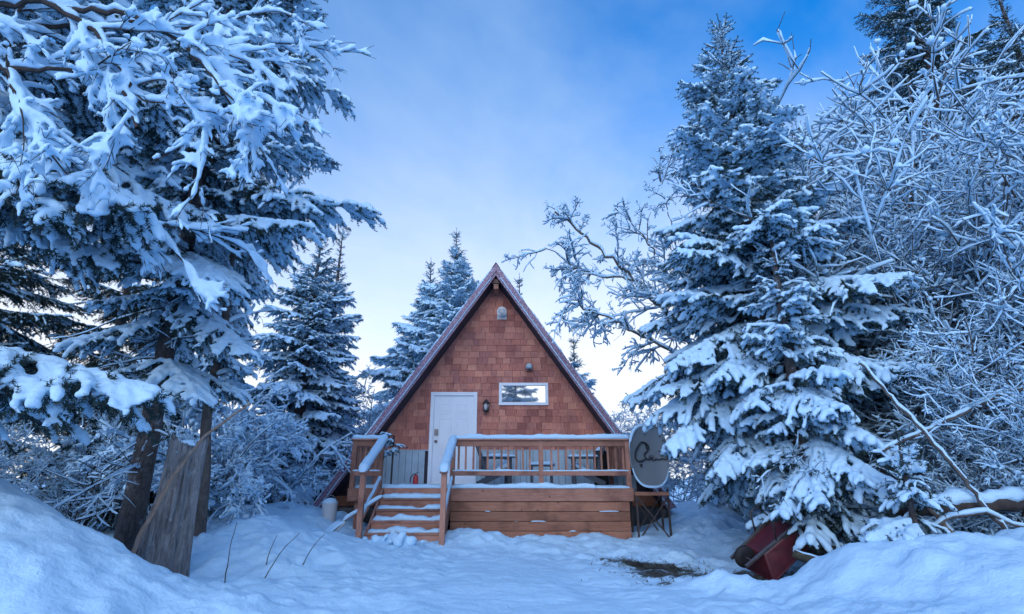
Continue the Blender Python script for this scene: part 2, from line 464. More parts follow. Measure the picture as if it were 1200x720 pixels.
# ------------------------------------------------------------------ the ground
def ground_z(x, y):
    x = np.asarray(x, float); y = np.asarray(y, float)
    wx = x + 0.5 * fbm(x * 0.6, y * 0.6, 3, 3); wy = y + 0.5 * fbm(x * 0.6, y * 0.6, 11, 3)
    G = lambda cx, cy, sx, sy: np.exp(-((wx - cx) / sx) ** 2 - ((wy - cy) / sy) ** 2)
    lb = np.clip((-2.0 - wx) * 0.40, 0, 1.15); lb = lb * lb / (lb + 0.08)
    lb = lb * np.where(wy < 5.0, np.exp(-((wy - 5.0) / 2.0) ** 2), np.exp(-((wy - 5.0) / 0.95) ** 2))
    rb = np.clip((wx - 2.15) * 0.50, 0, 0.62); rb = rb * rb / (rb + 0.05)
    rb = rb * np.where(wy < 5.5, np.exp(-((wy - 5.5) / 1.9) ** 2), np.exp(-((wy - 5.5) / 0.75) ** 2))
    z = lb + rb
    z = z + 0.50 * G(-3.35, 8.5, 0.95, 1.5) + 0.45 * G(-4.6, 10.8, 1.4, 1.4) + 0.35 * G(-4.5, 13.0, 1.2, 2.0)
    z = z + 0.24 * G(-0.7, 10.35, 0.95, 0.55) + 0.16 * G(-1.9, 9.3, 0.5, 0.3) + 0.10 * G(1.3, 10.4, 1.2, 0.5)
    z = z + 0.55 * G(3.9, 12.8, 1.2, 1.8) + 0.16 * G(2.25, 6.25, 0.3, 0.3)
    side = np.clip((np.abs(wx) - 3.2) / 2.5, 0, 1) * np.clip((wy - 5.5) / 2, 0, 1)
    z = z + 0.18 * side
    z = z + 0.006 * np.clip(np.hypot(x, y) - 25, 0, 400)
    path = np.exp(-((wx - 0.1) / 1.7) ** 2) * np.clip((10.2 - wy) / 2.5, 0, 1)
    rough = 1 - 0.82 * path
    fade = np.exp(-np.clip(np.hypot(x, y) - 14, 0, 100) / 8)
    n = 0.15 * fbm(x * 0.9, y * 0.9, 21, 3) + 0.095 * fbm(x * 2.6, y * 2.6, 31, 3, 0.55) * fade
    ch = fbm(x * 5.5, y * 5.5, 51, 3, 0.6)
    n = n + 0.05 * np.clip(np.abs(ch) * 1.6 - 0.15, 0, 1) * fade * (0.4 + 0.6 * np.clip(fbm(x * .8, y * .8, 77, 2) * 3 + .5, 0, 1))
    z = z + n * rough
    # two shallow wheel tracks and scattered boot prints across the cleared approach
    for cx in (-0.75, 0.8):
        z = z - 0.026 * np.exp(-((wx - cx) / 0.16) ** 2) * np.clip((9.8 - y) / 1.5, 0, 1)
    return z - 0.03

BARE = [(2.35, 7.25, 0.8, 0.55), (1.9, 8.1, 0.55, 0.35), (2.9, 6.9, 0.6, 0.5)]
def build_ground():
    def axis(lo, hi, c, fine, n_far, far):
        core = np.arange(lo, hi, fine)
        k = np.arange(1, n_far + 1)
        g = fine * (1.16 ** k); st = np.cumsum(g)
        a = lo - st[st < far]; b = core[-1] + st[st < far]
        return np.concatenate([a[::-1], core, b])
    xs = axis(-6.3, 6.3, 0, 0.041, 70, 600); ys = axis(2.6, 12.6, 0, 0.042, 70, 600)
    X, Y = np.meshgrid(xs, ys, indexing='ij')
    Z = ground_z(X, Y)
    nx, ny = X.shape
    V = np.stack([X, Y, Z], -1).reshape(-1, 3)
    i = np.arange(nx - 1)[:, None] * ny; j = np.arange(ny - 1)[None, :]
    Q = np.stack([i + j, i + ny + j, i + ny + j + 1, i + j + 1], -1).reshape(-1, 4)
    mb = MB(); mb.add(V, Q)
    me = mb.mesh('ground', 'ground', True)
    bare = np.zeros(len(V))
    for cx, cy, sx, sy in BARE:
        bare = np.maximum(bare, np.exp(-((V[:, 0] - cx) / sx) ** 2 - ((V[:, 1] - cy) / sy) ** 2))
    bare = bare + 0.35 * np.where(bare > 0.05, fbm(V[:, 0] * 3, V[:, 1] * 3, 91, 3), 0)
    a = me.attributes.new('bare', 'FLOAT', 'POINT'); a.data.foreach_set('value', bare.astype(np.float32))
    o = link('ground', me); o['kind'] = 'structure'
    return o
build_ground()
def gz(x, y): return float(ground_z(np.array([x]), np.array([y]))[0])
# ------------------------------------------------------------------ settled snow on boards
def resample(P, step):
    P = np.asarray(P, float); seg = np.linalg.norm(np.diff(P, axis=0), axis=1); L = np.concatenate([[0], np.cumsum(seg)])
    n = max(2, int(L[-1] / step) + 1); u = np.linspace(0, L[-1], n)
    return np.stack([np.interp(u, L, P[:, k]) for k in range(3)], 1)

def snow_strip(mb, P, w, h, seed, step=0.03, vary=0.3, taper=0.06, gap=0.0):
    P = resample(P, step); n = len(P)
    t = np.gradient(P, axis=0); t /= np.linalg.norm(t, axis=1)[:, None]
    sd = np.cross(t, (0, 0, 1.0)); sd /= np.linalg.norm(sd, axis=1)[:, None] + 1e-9
    u = np.arange(n) * step
    L = u[-1]
    end = np.clip(np.minimum(u, L - u) / taper, 0, 1) ** 0.5 * 0.75 + 0.25
    hh = h * (1 + vary * 2 * fbm(u * 4, u * 0 + seed * 3.7, seed, 3)) * end
    if gap: hh = hh * np.clip(0.5 + (fbm(u * 1.7, u * 0 + seed * 1.3, seed + 9, 2) + gap) * 5, 0.04, 1)
    wl = w / 2 * (1 + vary * 0.8 * fbm(u * 7, u * 0 + 5.1 + seed, seed + 1, 3)) * end ** 0.5
    wr = w / 2 * (1 + vary * 0.8 * fbm(u * 7, u * 0 + 9.1 + seed, seed + 2, 3)) * end ** 0.5
    a = np.linspace(0, math.pi, 9)
    V = np.zeros((n, 11, 3))
    for k, th in enumerate(a):
        cx = math.cos(th); ww = np.where(cx > 0, wr, wl) * np.sign(cx) * abs(cx) ** 0.75
        V[:, k] = P + sd * ww[:, None]; V[:, k, 2] += hh * math.sin(th) ** 0.62 + 0.10 * h * fbm(u * 22 + k, u * 0 + k * 3.3, seed + k, 2)
    V[:, 9] = P - sd * (wl * 0.8)[:, None]; V[:, 9, 2] -= 0.006
    V[:, 10] = P + sd * (wr * 0.8)[:, None]; V[:, 10, 2] -= 0.006
    k = 11
    i = np.arange(n - 1)[:, None] * k; j = np.arange(k)[None, :]; j2 = (j + 1) % k
    Q = np.stack([i + j, i + k + j, i + k + j2, i + j2], -1).reshape(-1, 4)
    c0 = n * k; V = np.vstack([V.reshape(-1, 3), P[0], P[-1]]); jj = np.arange(k); j2 = (jj + 1) % k
    T = np.vstack([np.stack([np.full(k, c0), jj, j2], 1), np.stack([np.full(k, c0 + 1), (n - 1) * k + j2, (n - 1) * k + jj], 1)])
    mb.add(V, Q, T)
    return mb

def snow_on(parent, P, w, h, seed, **kw):
    return snow_strip(MB(), P, w, h, seed, **kw).build('snow', 'snow', parent, smooth=True)

# ------------------------------------------------------------------ the cabin
CX = -0.39                                  # ridge line
WY = 13.0                                   # front wall
FY = 12.4                                   # front edge of the roof
AP, FTZ, HWF = 6.10, 0.54, 3.865            # roof apex, foot height, half width at the foot
TAN = (AP - FTZ) / HWF; ANG = math.atan(TAN); TH = 0.165
UND = AP - TH / math.cos(ANG)               # apex of the underside
def half(z): return (UND - z) / TAN

cabin = thing('cabin', 'small A-frame cabin with brown shingled gable, white door and maroon roof edge', 'cabin', (CX, WY, 0))
def C(mb, name, mat, parent=cabin, **kw):
    """build from world coordinates under the cabin"""
    for k in range(len(mb.v)): mb.v[k] = mb.v[k] - np.array((CX, WY, 0))
    return mb.build(name, mat, parent, **kw)

mb = MB(); mb.prism([(CX - half(0.3), 0.30), (CX + half(0.3), 0.30), (CX, UND + 0.02)], WY + 0.02, WY + 0.16, 1)
C(mb, 'gable_wall', 'soffit')
mb = MB(); mb.prism([(CX - half(0.3), 0.30), (CX + half(0.3), 0.30), (CX, UND + 0.02)], 19.2, 19.35, 1)
C(mb, 'rear_wall', 'soffit')
# roof slopes: slab, ribs of the metal sheets, front trim in two steps, a line of snow on the lower trim
for sgn in (-1, 1):
    dx, dz = sgn * math.cos(ANG), -math.sin(ANG)          # down the slope
    nx_, nz_ = sgn * math.sin(ANG), math.cos(ANG)         # outward normal
    L = HWF / math.cos(ANG)
    A = (CX, AP); B = (CX + dx * L, AP + dz * L)
    off = lambda p, d: (p[0] - nx_ * d, p[1] - nz_ * d)
    mid = (CX, AP - TH / math.cos(ANG))
    mb = MB(); mb.prism([A, B, off(B, TH), mid], FY + 0.03, 19.6, 1)
    roof = C(mb, 'roof_slope', 'soffit')
    mb = MB(); mb.prism([(A[0], A[1] + 0.03), (B[0] + nx_ * .012 + dx * .05, B[1] + nz_ * .012 + dz * .05), B, A], FY - 0.02, 19.62, 1)
    sheet = C(mb, 'roof_sheet', 'trim', roof)
    y = FY + 0.25
    ribs = MB()
    while y < 19.6:
        a = np.array((A[0] + nx_ * .02, y, A[1] + nz_ * .02)); b = np.array((B[0] + nx_ * .02, y, B[1] + nz_ * .02))
        ribs.bar(a, b, 0.03, 0.03, up=(nx_, 0, nz_)); y += 0.3
    C(ribs, 'sheet_ribs', 'trim', roof)
    w1 = 0.105; v1 = w1 / math.cos(ANG)
    mb = MB(); mb.prism([A, B, off(B, w1), (CX, AP - v1)], FY - 0.05, FY + 0.026, 1)
    C(mb, 'fascia', 'trim', roof)
    mb = MB(); mb.prism([(CX, AP - v1 - 0.004), off(B, w1 + .002), off(B, TH), mid], FY - 0.015, FY + 0.026, 1)
    C(mb, 'lower_fascia', 'trim', roof)
    # snow caught on the step between the two trims and powder along the roof edge
    st = np.array([(*off((A[0] + dx * s, A[1] + dz * s), w1 + 0.006),) for s in np.linspace(0.35, L - 0.03, 60)])
    P = np.stack([st[:, 0], np.full(60, FY - 0.034), st[:, 1]], 1)
    rg = np.random.RandomState(3 + sgn)
    mb = MB(); mb.tube(resample(P, .05), 0.013 * (1 + 0.5 * rg.rand(len(resample(P, .05)))), 6)
    C(mb, 'snow', 'snow', roof, smooth=True)
    k0 = 0.25
    mb = MB(); rg = np.random.RandomState(40 + sgn); s = 0.15
    while s < L - 0.05:
        e = s + rg.uniform(.25, 1.1); e = min(e, L)
        n = max(3, int((e - s) / .05)); ss = np.linspace(s, e, n)
        rr = (0.018 + 0.022 * rg.rand(n)) * np.sin(np.linspace(.25, math.pi - .25, n)) ** .5
        P = np.stack([A[0] + dx * ss + nx_ * .012, np.full(n, FY + 0.0), A[1] + dz * ss + nz_ * .012], 1)
        mb.tube(P, rr, 6); s = e + rg.uniform(.02, .25)
    C(mb, 'snow', 'snow', roof, smooth=True)
mb = MB(); mb.prism([(CX - 0.10, AP - 0.11), (CX, AP + 0.045), (CX + 0.10, AP - 0.11), (CX, AP + 0.02)], FY - 0.06, 19.64, 1)
C(mb, 'ridge_cap', 'trim')
mb = MB(); mb.box(CX - 0.06, CX + 0.06, FY + 0.12, WY + 0.02, UND - 0.30, UND - 0.04)
C(mb, 'ridge_beam', 'deck_v', bevel=.008)
mb = MB(); mb.bar((CX - 0.13, FY + 0.10, UND - 0.15), (CX + 0.13, FY + 0.10, UND - 0.15), 0.03, 0.035)
C(mb, 'beam_bracket', 'black', bevel=.004)
# sill beams and the sheeted foundation
mb = MB(); mb.box(CX - half(0.40) + .05, CX + half(0.40) - .05, WY - 0.13, WY + 0.018, 0.52, 0.74); C(mb, 'sill_beam', 'skirt', bevel=.01)
for sgn in (-1, 1):
    mb = MB(); a = CX + sgn * 3.80; b = CX + sgn * 2.0
    xs = np.linspace(min(a, b), max(a, b), 24); zs = np.linspace(-0.2, 0.52, 12)
    X, Z = np.meshgrid(xs, zs, indexing='ij'); Yw = 12.62 + 0.09 * fbm(X * 4, Z * 2.5, 5, 3)
    V = np.stack([X, Yw, Z], -1).reshape(-1, 3); ny = 12
    i = np.arange(23)[:, None] * ny; j = np.arange(11)[None, :]
    mb.add(V, np.stack([i + j, i + ny + j, i + ny + j + 1, i + j + 1], -1).reshape(-1, 4))
    o = C(mb, 'foundation_sheet', 'concrete', smooth=True)
    so = o.modifiers.new('thick', 'SOLIDIFY'); so.thickness = 0.04; so.offset = -1

# gable cladding: every shingle a piece
DX0, DX1, DZ1 = -1.92, -0.82, 3.07          # door trim, outer
WX0, WX1, WZ0, WZ1 = -0.31, 0.86, 2.76, 3.29
rg = np.random.RandomState(12)
shm = {}
def shingle_mesh(w):
    if w not in shm:
        mb = MB(); h = 0.20; a = w / 2 - .0035
        V = [(-a, 0, 0), (a, 0, 0), (a, -.017, 0), (-a, -.017, 0), (-a, .004, h), (a, .004, h), (a, -.003, h), (-a, -.003, h)]
        mb.add(V, [(0, 1, 2, 3), (4, 7, 6, 5), (3, 2, 6, 7), (0, 4, 5, 1), (1, 5, 6, 2), (0, 3, 7, 4)])
        shm[w] = mb.mesh('shingle', 'shingle')
    return shm[w]
places = []
ex = 0.155; z = 1.735
while z < UND - 0.12:
    hw = half(z) - 0.012
    spans = [(CX - hw, CX + hw)]
    for (a, b, z0, z1) in ((DX0 + .02, DX1 - .02, 0, DZ1 - .02), (WX0 + .02, WX1 - .02, WZ0 + .02, WZ1 - .02)):
        if z + ex * 0.9 > z0 and z < z1 - .005:
            out = []
            for (p, q) in spans:
                if b <= p or a >= q: out.append((p, q)); continue
                if a - p > .02: out.append((p, a))
                if q - b > .02: out.append((b, q))
            spans = out
    for p, q in spans:
        x = p - (rg.uniform(0, .1) if p == CX - hw else 0)
        x = p
        first = True
        while x < q - 0.01:
            w = float(rg.choice([0.13, 0.16, 0.19, 0.22, 0.26], p=[.15, .2, .3, .22, .13]))
            if first: w = w * rg.uniform(.45, 1); first = False
            if q - x - w < 0.06: w = q - x
            places.append((x + w / 2, z, w, 1.0)); x += w
    # cut pieces filling in under and over the openings
    for (a, b, z0, z1) in ((DX0, DX1, 0, DZ1), (WX0, WX1, WZ0, WZ1)):
        for lo, hi in (((z1 - .012), z + ex) if z < z1 - .025 < z + ex else (1, 0), (z, z0 + .03) if z < z0 and z + ex * .9 > z0 + .02 else (1, 0)):
            if hi - lo < .02: continue
            x = a
            while x < b - .01:
                w = float(rg.choice([0.16, 0.19, 0.22]))
                if b - x - w < .06: w = b - x
                places.append((x + w / 2, lo, w, (hi - lo + (.045 if lo != z else 0)) / .2)); x += w
    z += ex
places.sort(key=lambda t: -t[2])
for k, (x, z, w, hs_) in enumerate(places):
    base = min([0.13, 0.16, 0.19, 0.22, 0.26], key=lambda b: abs(b - w))
    if k < 300:
        o = link('shingle', shingle_mesh(base), cabin)
        o.location = (x - CX, rg.uniform(-.003, .003), z + rg.uniform(-.005, .005)); o.scale = (w / base, rg.uniform(.8, 1.25), hs_)
        o.rotation_euler = (0, rg.uniform(-.008, .008), 0)
if len(places) > 300:
    mb = MB()
    for (x, z, w, hs_) in places[300:]:
        a = w / 2 - .0035; h = .2 * hs_
        V = np.array([(-a, 0, 0), (a, 0, 0), (a, -.017, 0), (-a, -.017, 0), (-a, .004, h), (a, .004, h), (a, -.003, h), (-a, -.003, h)]) + (x, WY, z)
        mb.add(V, [(0, 1, 2, 3), (4, 7, 6, 5), (3, 2, 6, 7), (0, 4, 5, 1), (1, 5, 6, 2), (0, 3, 7, 4)])
    o = C(mb, 'narrow_shingles', 'shingle'); o['kind'] = 'stuff'
# skirting of upright grooved boards under the shingles
x = CX - half(0.95) + 0.02
while x < CX + half(0.95) - 0.02:
    w = 0.146; x1 = min(x + w, CX + half(0.95) - 0.02)
    ok = not (x1 > DX0 + .01 and x < DX1 - .01)
    if ok:
        zt = 1.72
        zt = min(zt, UND - max(abs(x - CX), abs(x1 - CX)) * TAN)
        if zt > 1.0 and x1 - x > 0.03:
            C(MB().box(x, x1 - 0.007, WY - 0.012, WY + 0.019, 0.75, zt), 'siding_board', 'wainscot', bevel=.003)
    x = x1
C(MB().box(CX - half(1.72) + .02, DX0 - .001, WY - 0.028, WY + 0.018, 1.718, 1.742), 'siding_cap', 'wainscot', bevel=.004)
C(MB().box(DX1 + .001, CX + half(1.72) - .02, WY - 0.028, WY + 0.018, 1.718, 1.742), 'siding_cap', 'wainscot', bevel=.004)

# door
t = 0.085
door = C(MB().box(DX0 + t, DX1 - t, WY - 0.005, WY + 0.05, 0.955, DZ1 - t), 'door', 'white', bevel=.003)
C(MB().box(DX0, DX0 + t, WY - 0.045, WY + 0.05, 0.93, DZ1), 'door_trim', 'white', door, bevel=.005)
C(MB().box(DX1 - t, DX1, WY - 0.045, WY + 0.05, 0.93, DZ1), 'door_trim', 'white', door, bevel=.005)
C(MB().box(DX0 + t + .001, DX1 - t - .001, WY - 0.043, WY + 0.05, DZ1 - t, DZ1 - .002), 'door_trim', 'white', door, bevel=.005)
C(MB().box(DX0 + t, DX1 - t, WY - 0.06, WY + 0.04, 0.932, 0.957), 'threshold', 'steel', door)
dw = DX1 - DX0 - 2 * t; px0 = DX0 + t
for (u0, u1) in ((0.13, 0.45), (0.55, 0.87)):
    for (v0, v1) in ((0.12, 0.70), (0.83, 1.50), (1.61, 1.84)):
        x0, x1 = px0 + dw * u0, px0 + dw * u1; z0, z1 = 0.955 + v0, 0.955 + v1
        f = MB()
        for (a0, a1, b0, b1) in ((x0, x1, z0, z0 + .022), (x0, x1, z1 - .022, z1), (x0, x0 + .022, z0 + .022, z1 - .022), (x1 - .022, x1, z0 + .022, z1 - .022)):
            f.box(a0, a1, WY - 0.011, WY + 0.0, b0, b1)
        f.box(x0 + .05, x1 - .05, WY - 0.009, WY + 0.0, z0 + .05, z1 - .05)
        C(f, 'door_panel', 'white', door, bevel=.004)
hx = px0 + 0.075
mb = MB(); mb.tube([(hx, WY - .005, 2.10), (hx, WY - .035, 2.10)], .036, 14); mb.box(hx - .045, hx + .045, WY - .022, WY - .004, 2.06, 2.21)
C(mb, 'deadbolt', 'steel', door, bevel=.004)
mb = MB(); mb.tube([(hx, WY - .005, 1.93), (hx, WY - .03, 1.93), (hx, WY - .05, 1.93), (hx, WY - .075, 1.93), (hx, WY - .09, 1.93)], [.034, .016, .016, .033, .022], 14)
C(mb, 'door_knob', 'steel', door, smooth=True)

# window
win = C(MB().box(WX0 + .06, WX1 - .06, WY - 0.006, WY + 0.01, WZ0 + .06, WZ1 - .06), 'window', 'glass')
for (a0, a1, b0, b1) in ((WX0, WX1, WZ0, WZ0 + .07), (WX0, WX1, WZ1 - .07, WZ1), (WX0, WX0 + .07, WZ0 + .0705, WZ1 - .0705), (WX1 - .07, WX1, WZ0 + .0705, WZ1 - .0705)):
    C(MB().box(a0, a1, WY - 0.045, WY + 0.03, b0, b1), 'window_frame', 'white', win, bevel=.005)

# porch lantern
lx, lz = -0.605, 2.58
lan = thing('porch_lantern', 'black porch lantern with clear glass on the shingles between door and window', 'lantern', (lx, WY, lz))
def LN(mb, n, m, **k):
    for q in range(len(mb.v)): mb.v[q] = mb.v[q] - np.array((lx, WY, lz))
    return mb.build(n, m, lan, **k)
LN(MB().tube([(lx, WY + .0, lz + .24), (lx, WY - .03, lz + .24)], .065, 16), 'backplate', 'black', bevel=.004)
LN(MB().tube([(lx, WY - .02, lz + .26), (lx, WY - .07, lz + .30), (lx, WY - .12, lz + .30), (lx, WY - .13, lz + .26)], .012, 8), 'arm', 'black', smooth=True)
LN(MB().tube([(lx, WY - .13, lz + .29), (lx, WY - .13, lz + .275), (lx, WY - .13, lz + .25), (lx, WY - .13, lz + .205), (lx, WY - .13, lz + .20)], [.006, .02, .05, .095, .085], 12), 'cap', 'black', smooth=True)
LN(MB().tube([(lx, WY - .13, lz + .20), (lx, WY - .13, lz + .045)], [.062, .05], 12), 'glass', 'lamp_glass', smooth=True)
for k in range(4):
    a = k * math.pi / 2 + .4
    LN(MB().tube([(lx + .075 * math.cos(a), WY - .13 + .075 * math.sin(a), lz + .20), (lx + .06 * math.cos(a), WY - .13 + .06 * math.sin(a), lz + .04)], .007, 6), 'rod', 'black')
LN(MB().tube([(lx, WY - .13, lz + .05), (lx, WY - .13, lz + .025), (lx, WY - .13, lz + .0)], [.075, .07, .02], 12), 'base_cup', 'black', smooth=True)
LN(MB().tube([(lx, WY - .13, lz + .05), (lx, WY - .13, lz + .15)], .016, 8), 'bulb', 'white', smooth=True)

# flood lamp high in the gable, and the round vent below it
fx, fz = -0.25, 5.02
fl = thing('flood_lamp', 'round pale flood lamp high under the gable peak', 'lamp', (fx, WY, fz))
def FL(mb, n, m, **k):
    for q in range(len(mb.v)): mb.v[q] = mb.v[q] - np.array((fx, WY, fz))
    return mb.build(n, m, fl, **k)
FL(MB().box(fx - .12, fx + .12, WY - .03, WY + .0, fz - .15, fz + .1), 'mounting_plate', 'plastic', bevel=.006)
FL(MB().tube([(fx, WY - .03, fz), (fx, WY - .06, fz), (fx, WY - .16, fz + .02), (fx, WY - .17, fz + .02)], [.05, .07, .12, .115], 20), 'lamp_head', 'white', smooth=True)
FL(MB().tube([(fx, WY - .171, fz + .02), (fx, WY - .178, fz + .021)], .095, 20), 'lens', 'lamp_glass', smooth=True)
vx, vz = 0.41, 3.68
vt = thing('wall_vent', 'small round hooded exhaust vent on the shingles above the window', 'vent', (vx, WY, vz))
def VT(mb, n, m, **k):
    for q in range(len(mb.v)): mb.v[q] = mb.v[q] - np.array((vx, WY, vz))
    return mb.build(n, m, vt, **k)
VT(MB().box(vx - .1, vx + .1, WY - .03, WY, vz - .12, vz + .12), 'flange', 'shingle', bevel=.006)
VT(MB().tube([(vx, WY - .02, vz), (vx, WY - .10, vz - .01), (vx, WY - .13, vz - .05), (vx, WY - .135, vz - .07)], [.085, .085, .075, .06], 16), 'hood', 'wainscot', smooth=True)
VT(MB().box(vx - .045, vx + .045, WY - .14, WY - .1, vz - .095, vz - .055), 'flap', 'black', bevel=.004)

# ------------------------------------------------------------------ the deck
DZ = 0.93
DF = 10.80
deck = thing('deck', 'raised timber deck with railings and steps in front of the cabin', 'deck', (-0.4, 11.9, 0))
def D(mb, name, mat, parent=deck, bevel=.006, **kw):
    for k in range(len(mb.v)): mb.v[k] = mb.v[k] - np.array((-0.4, 11.9, 0))
    return mb.build(name, mat, parent, bevel=bevel, **kw)
def DS(P, w, h, seed, parent=deck, **kw):
    mb = snow_strip(MB(), P, w, h, seed, **kw)
    return D(mb, 'snow', 'snow', parent, bevel=0, smooth=True)
y = DF + 0.002
while y < WY - 0.15:
    D(MB().box(-3.05, 2.25, y, y + .138, DZ - .03, DZ), 'deck_board', 'deck'); y += .145
D(MB().box(-1.17, 2.27, DF - .04, DF - .002, DZ - .235, DZ - .002), 'rim_joist', 'deck')
D(MB().box(-3.07, -2.44, DF - .04, DF - .002, DZ - .235, DZ - .002), 'rim_joist', 'deck')
D(MB().box(2.212, 2.25, DF, WY - .14, DZ - .235, DZ - .032), 'rim_joist', 'deck')
D(MB().box(-3.05, -3.012, DF, WY - .14, DZ - .235, DZ - .032), 'rim_joist', 'deck')
for x in (-2.9, -2.5, 2.1): D(MB().box(x - .05, x + .05, DF + .06, DF + .16, -.15, DZ - .24), 'support_post', 'deck_v')
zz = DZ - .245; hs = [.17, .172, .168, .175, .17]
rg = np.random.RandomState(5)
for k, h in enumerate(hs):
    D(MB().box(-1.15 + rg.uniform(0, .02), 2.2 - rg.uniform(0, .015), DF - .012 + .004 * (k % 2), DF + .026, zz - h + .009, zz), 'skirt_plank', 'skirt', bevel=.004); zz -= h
# snow crammed in a few of the plank joints
for (xa, xb, k, s) in ((0.35, 0.62, 2, 1), (1.62, 1.98, 1, 2), (1.05, 1.18, 3, 3), (-.5, -.4, 1, 4), (0.05, .1, 2, 5)):
    zj = DZ - .245 - sum(hs[:k]) + .002
    DS([(xa, DF - .012, zj), ((xa + xb) / 2, DF - .014, zj + .002), (xb, DF - .012, zj)], .03, .014, 60 + s, vary=.5)

def rail_section(p, q, posts, b0, b1, n, seed, snow_h=.08, cap=True):
    """a straight run of railing between p and q (x, y): cap, rails, balusters, posts, snow"""
    p = np.array(p, float); q = np.array(q, float); d = (q - p) / np.linalg.norm(q - p)
    at = lambda u, z: (p[0] + (q[0] - p[0]) * u, p[1] + (q[1] - p[1]) * u, z)
    hmat = 'deck'
    capo = D(MB().bar(at(-.01, 1.815), at(1.01, 1.815), .135, .034), 'rail_cap', hmat)
    D(MB().bar(at(0, 1.742), at(1, 1.742), .038, .108), 'top_rail', hmat)
    bro = D(MB().bar(at(0, 1.195), at(1, 1.195), .038, .088), 'bottom_rail', hmat)
    for u in posts:
        c = at(u, 0); D(MB().box(c[0] - .044, c[0] + .044, c[1] - .02, c[1] + .068, DZ - .2, 1.796), 'post', 'deck_v')
    rr = np.random.RandomState(seed)
    for u in np.linspace(b0, b1, n):
        if any(abs(u - w) * np.linalg.norm(q - p) < .07 for w in posts): continue
        c = at(u, 0)
        o = D(MB().box(-.018, .018, -.018, .018, 1.152, 1.69), 'baluster', 'deck_v', bevel=.004)
        for v in o.data.vertices: v.co.x -= .4; v.co.y += 11.9
        nrm = np.array((-d[1], d[0]))
        o.location = (c[0] + .4 + rr.uniform(-.004, .004) + nrm[0] * .038, c[1] - 11.9 + nrm[1] * .038, rr.uniform(-.003, .003))
        o.rotation_euler = (rr.uniform(-.004, .004), rr.uniform(-.006, .006), rr.uniform(-.1, .1))
    DS([at(-.01, 1.831), at(.3, 1.831), at(.7, 1.831), at(1.01, 1.831)], .15, snow_h, seed, parent=capo, vary=.22)
    DS([at(0, 1.238), at(1, 1.238)], .045, .022, seed + 5, parent=bro, vary=.5)
rail_section((-1.17, DF), (2.24, DF), (0.012, .505, .99), .045, .965, 24, 1)
rail_section((2.22, DF + .09), (2.22, WY - .2), (.97,), .07, .93, 13, 2)
rail_section((-3.05, DF), (-2.46, DF), (.06, .93), .25, .78, 4, 3)
rail_section((-3.04, DF + .09), (-3.04, WY - .3), (.97,), .07, .93, 13, 4)

# snow lying on the deck boards, thicker at the edge
DS([(-1.15, DF + .02, DZ), (.4, DF + .02, DZ), (1.6, DF + .02, DZ)], .16, .075, 11, vary=.35)
DS([(1.5, DF + .0, DZ), (2.22, DF + .0, DZ)], .08, .03, 12, vary=.5)
DS([(-2.42, DF + .1, DZ), (-1.18, DF + .1, DZ)], .26, .06, 13, vary=.3)
mb = MB()
X, Y = np.meshgrid(np.linspace(-3.0, 2.2, 120), np.linspace(DF + .05, WY - .03, 60), indexing='ij')
Z = DZ + .045 + .05 * fbm(X * 2, Y * 2, 71, 4); Z = np.where((Y > WY - .08) | (Y < DF + .09) | (np.abs(X + .4) > 2.56), DZ - .01, Z)
i = np.arange(119)[:, None] * 60; j = np.arange(59)[None, :]
mb.add(np.stack([X, Y, Z], -1).reshape(-1, 3), np.stack([i + j, i + 60 + j, i + 60 + j + 1, i + j + 1], -1).reshape(-1, 4))
D(mb, 'snow', 'snow', bevel=0, smooth=True)

# steps
stair = D(MB().box(-2.40, -1.18, DF - .03, DF - .004, DZ - .15, DZ - .002), 'steps', 'deck')
for k in range(1, 5):
    zt = DZ - .172 * k; yf = DF - .272 * k
    tr = D(MB().box(-2.41, -1.17, yf - .02, yf + .272, zt - .04, zt), 'tread', 'deck', stair)
    D(MB().box(-2.40, -1.18, yf + .0, yf + .022, zt - .172, zt - .041), 'riser', 'deck', stair)
    DS([(-2.40, yf + .10, zt), (-1.9, yf + .11, zt), (-1.18, yf + .10, zt)], .24, .065, 20 + k, parent=stair, vary=.5, gap=.42)
for x in (-2.425, -1.155):
    mb = MB(); mb.prism([(DF - .03, DZ - .02), (DF - .03, DZ - .32), (DF - 1.10, -.25), (DF - 1.30, -.25), (DF - 1.30, .06)], x - .019, x + .019, 0)
    D(mb, 'stringer', 'deck', stair)
for x, sg in ((-2.465, -1), (-1.125, 1)):
    yn = DF - 1.32
    D(MB().box(x - .044, x + .044, yn - .044, yn + .044, -.15, 1.185), 'newel_post', 'deck_v', stair)
    h = D(MB().bar((x, DF - .03, 1.80), (x, yn - .10, 1.185), .13, .036), 'handrail', 'deck', stair)
    D(MB().bar((x, DF - .03, 1.72), (x, yn, 1.13), .04, .09), 'sub_rail', 'deck', stair)
    D(MB().bar((x, DF - .02, 1.10), (x, yn + .03, .44), .04, .09), 'lower_rail', 'deck', stair)
    DS([(x, DF + .02, 1.835), (x, DF - .6, 1.56), (x, yn - .11, 1.20)], .16, .10, 30 + sg, parent=stair, vary=.2)
    DS([(x, DF - .1, 1.115), (x, yn + .05, .50)], .05, .05, 33 + sg, parent=stair, vary=.4)
DS([(-2.53, DF + .0, 1.83), (-2.42, DF + .02, 1.84)], .18, .11, 41)

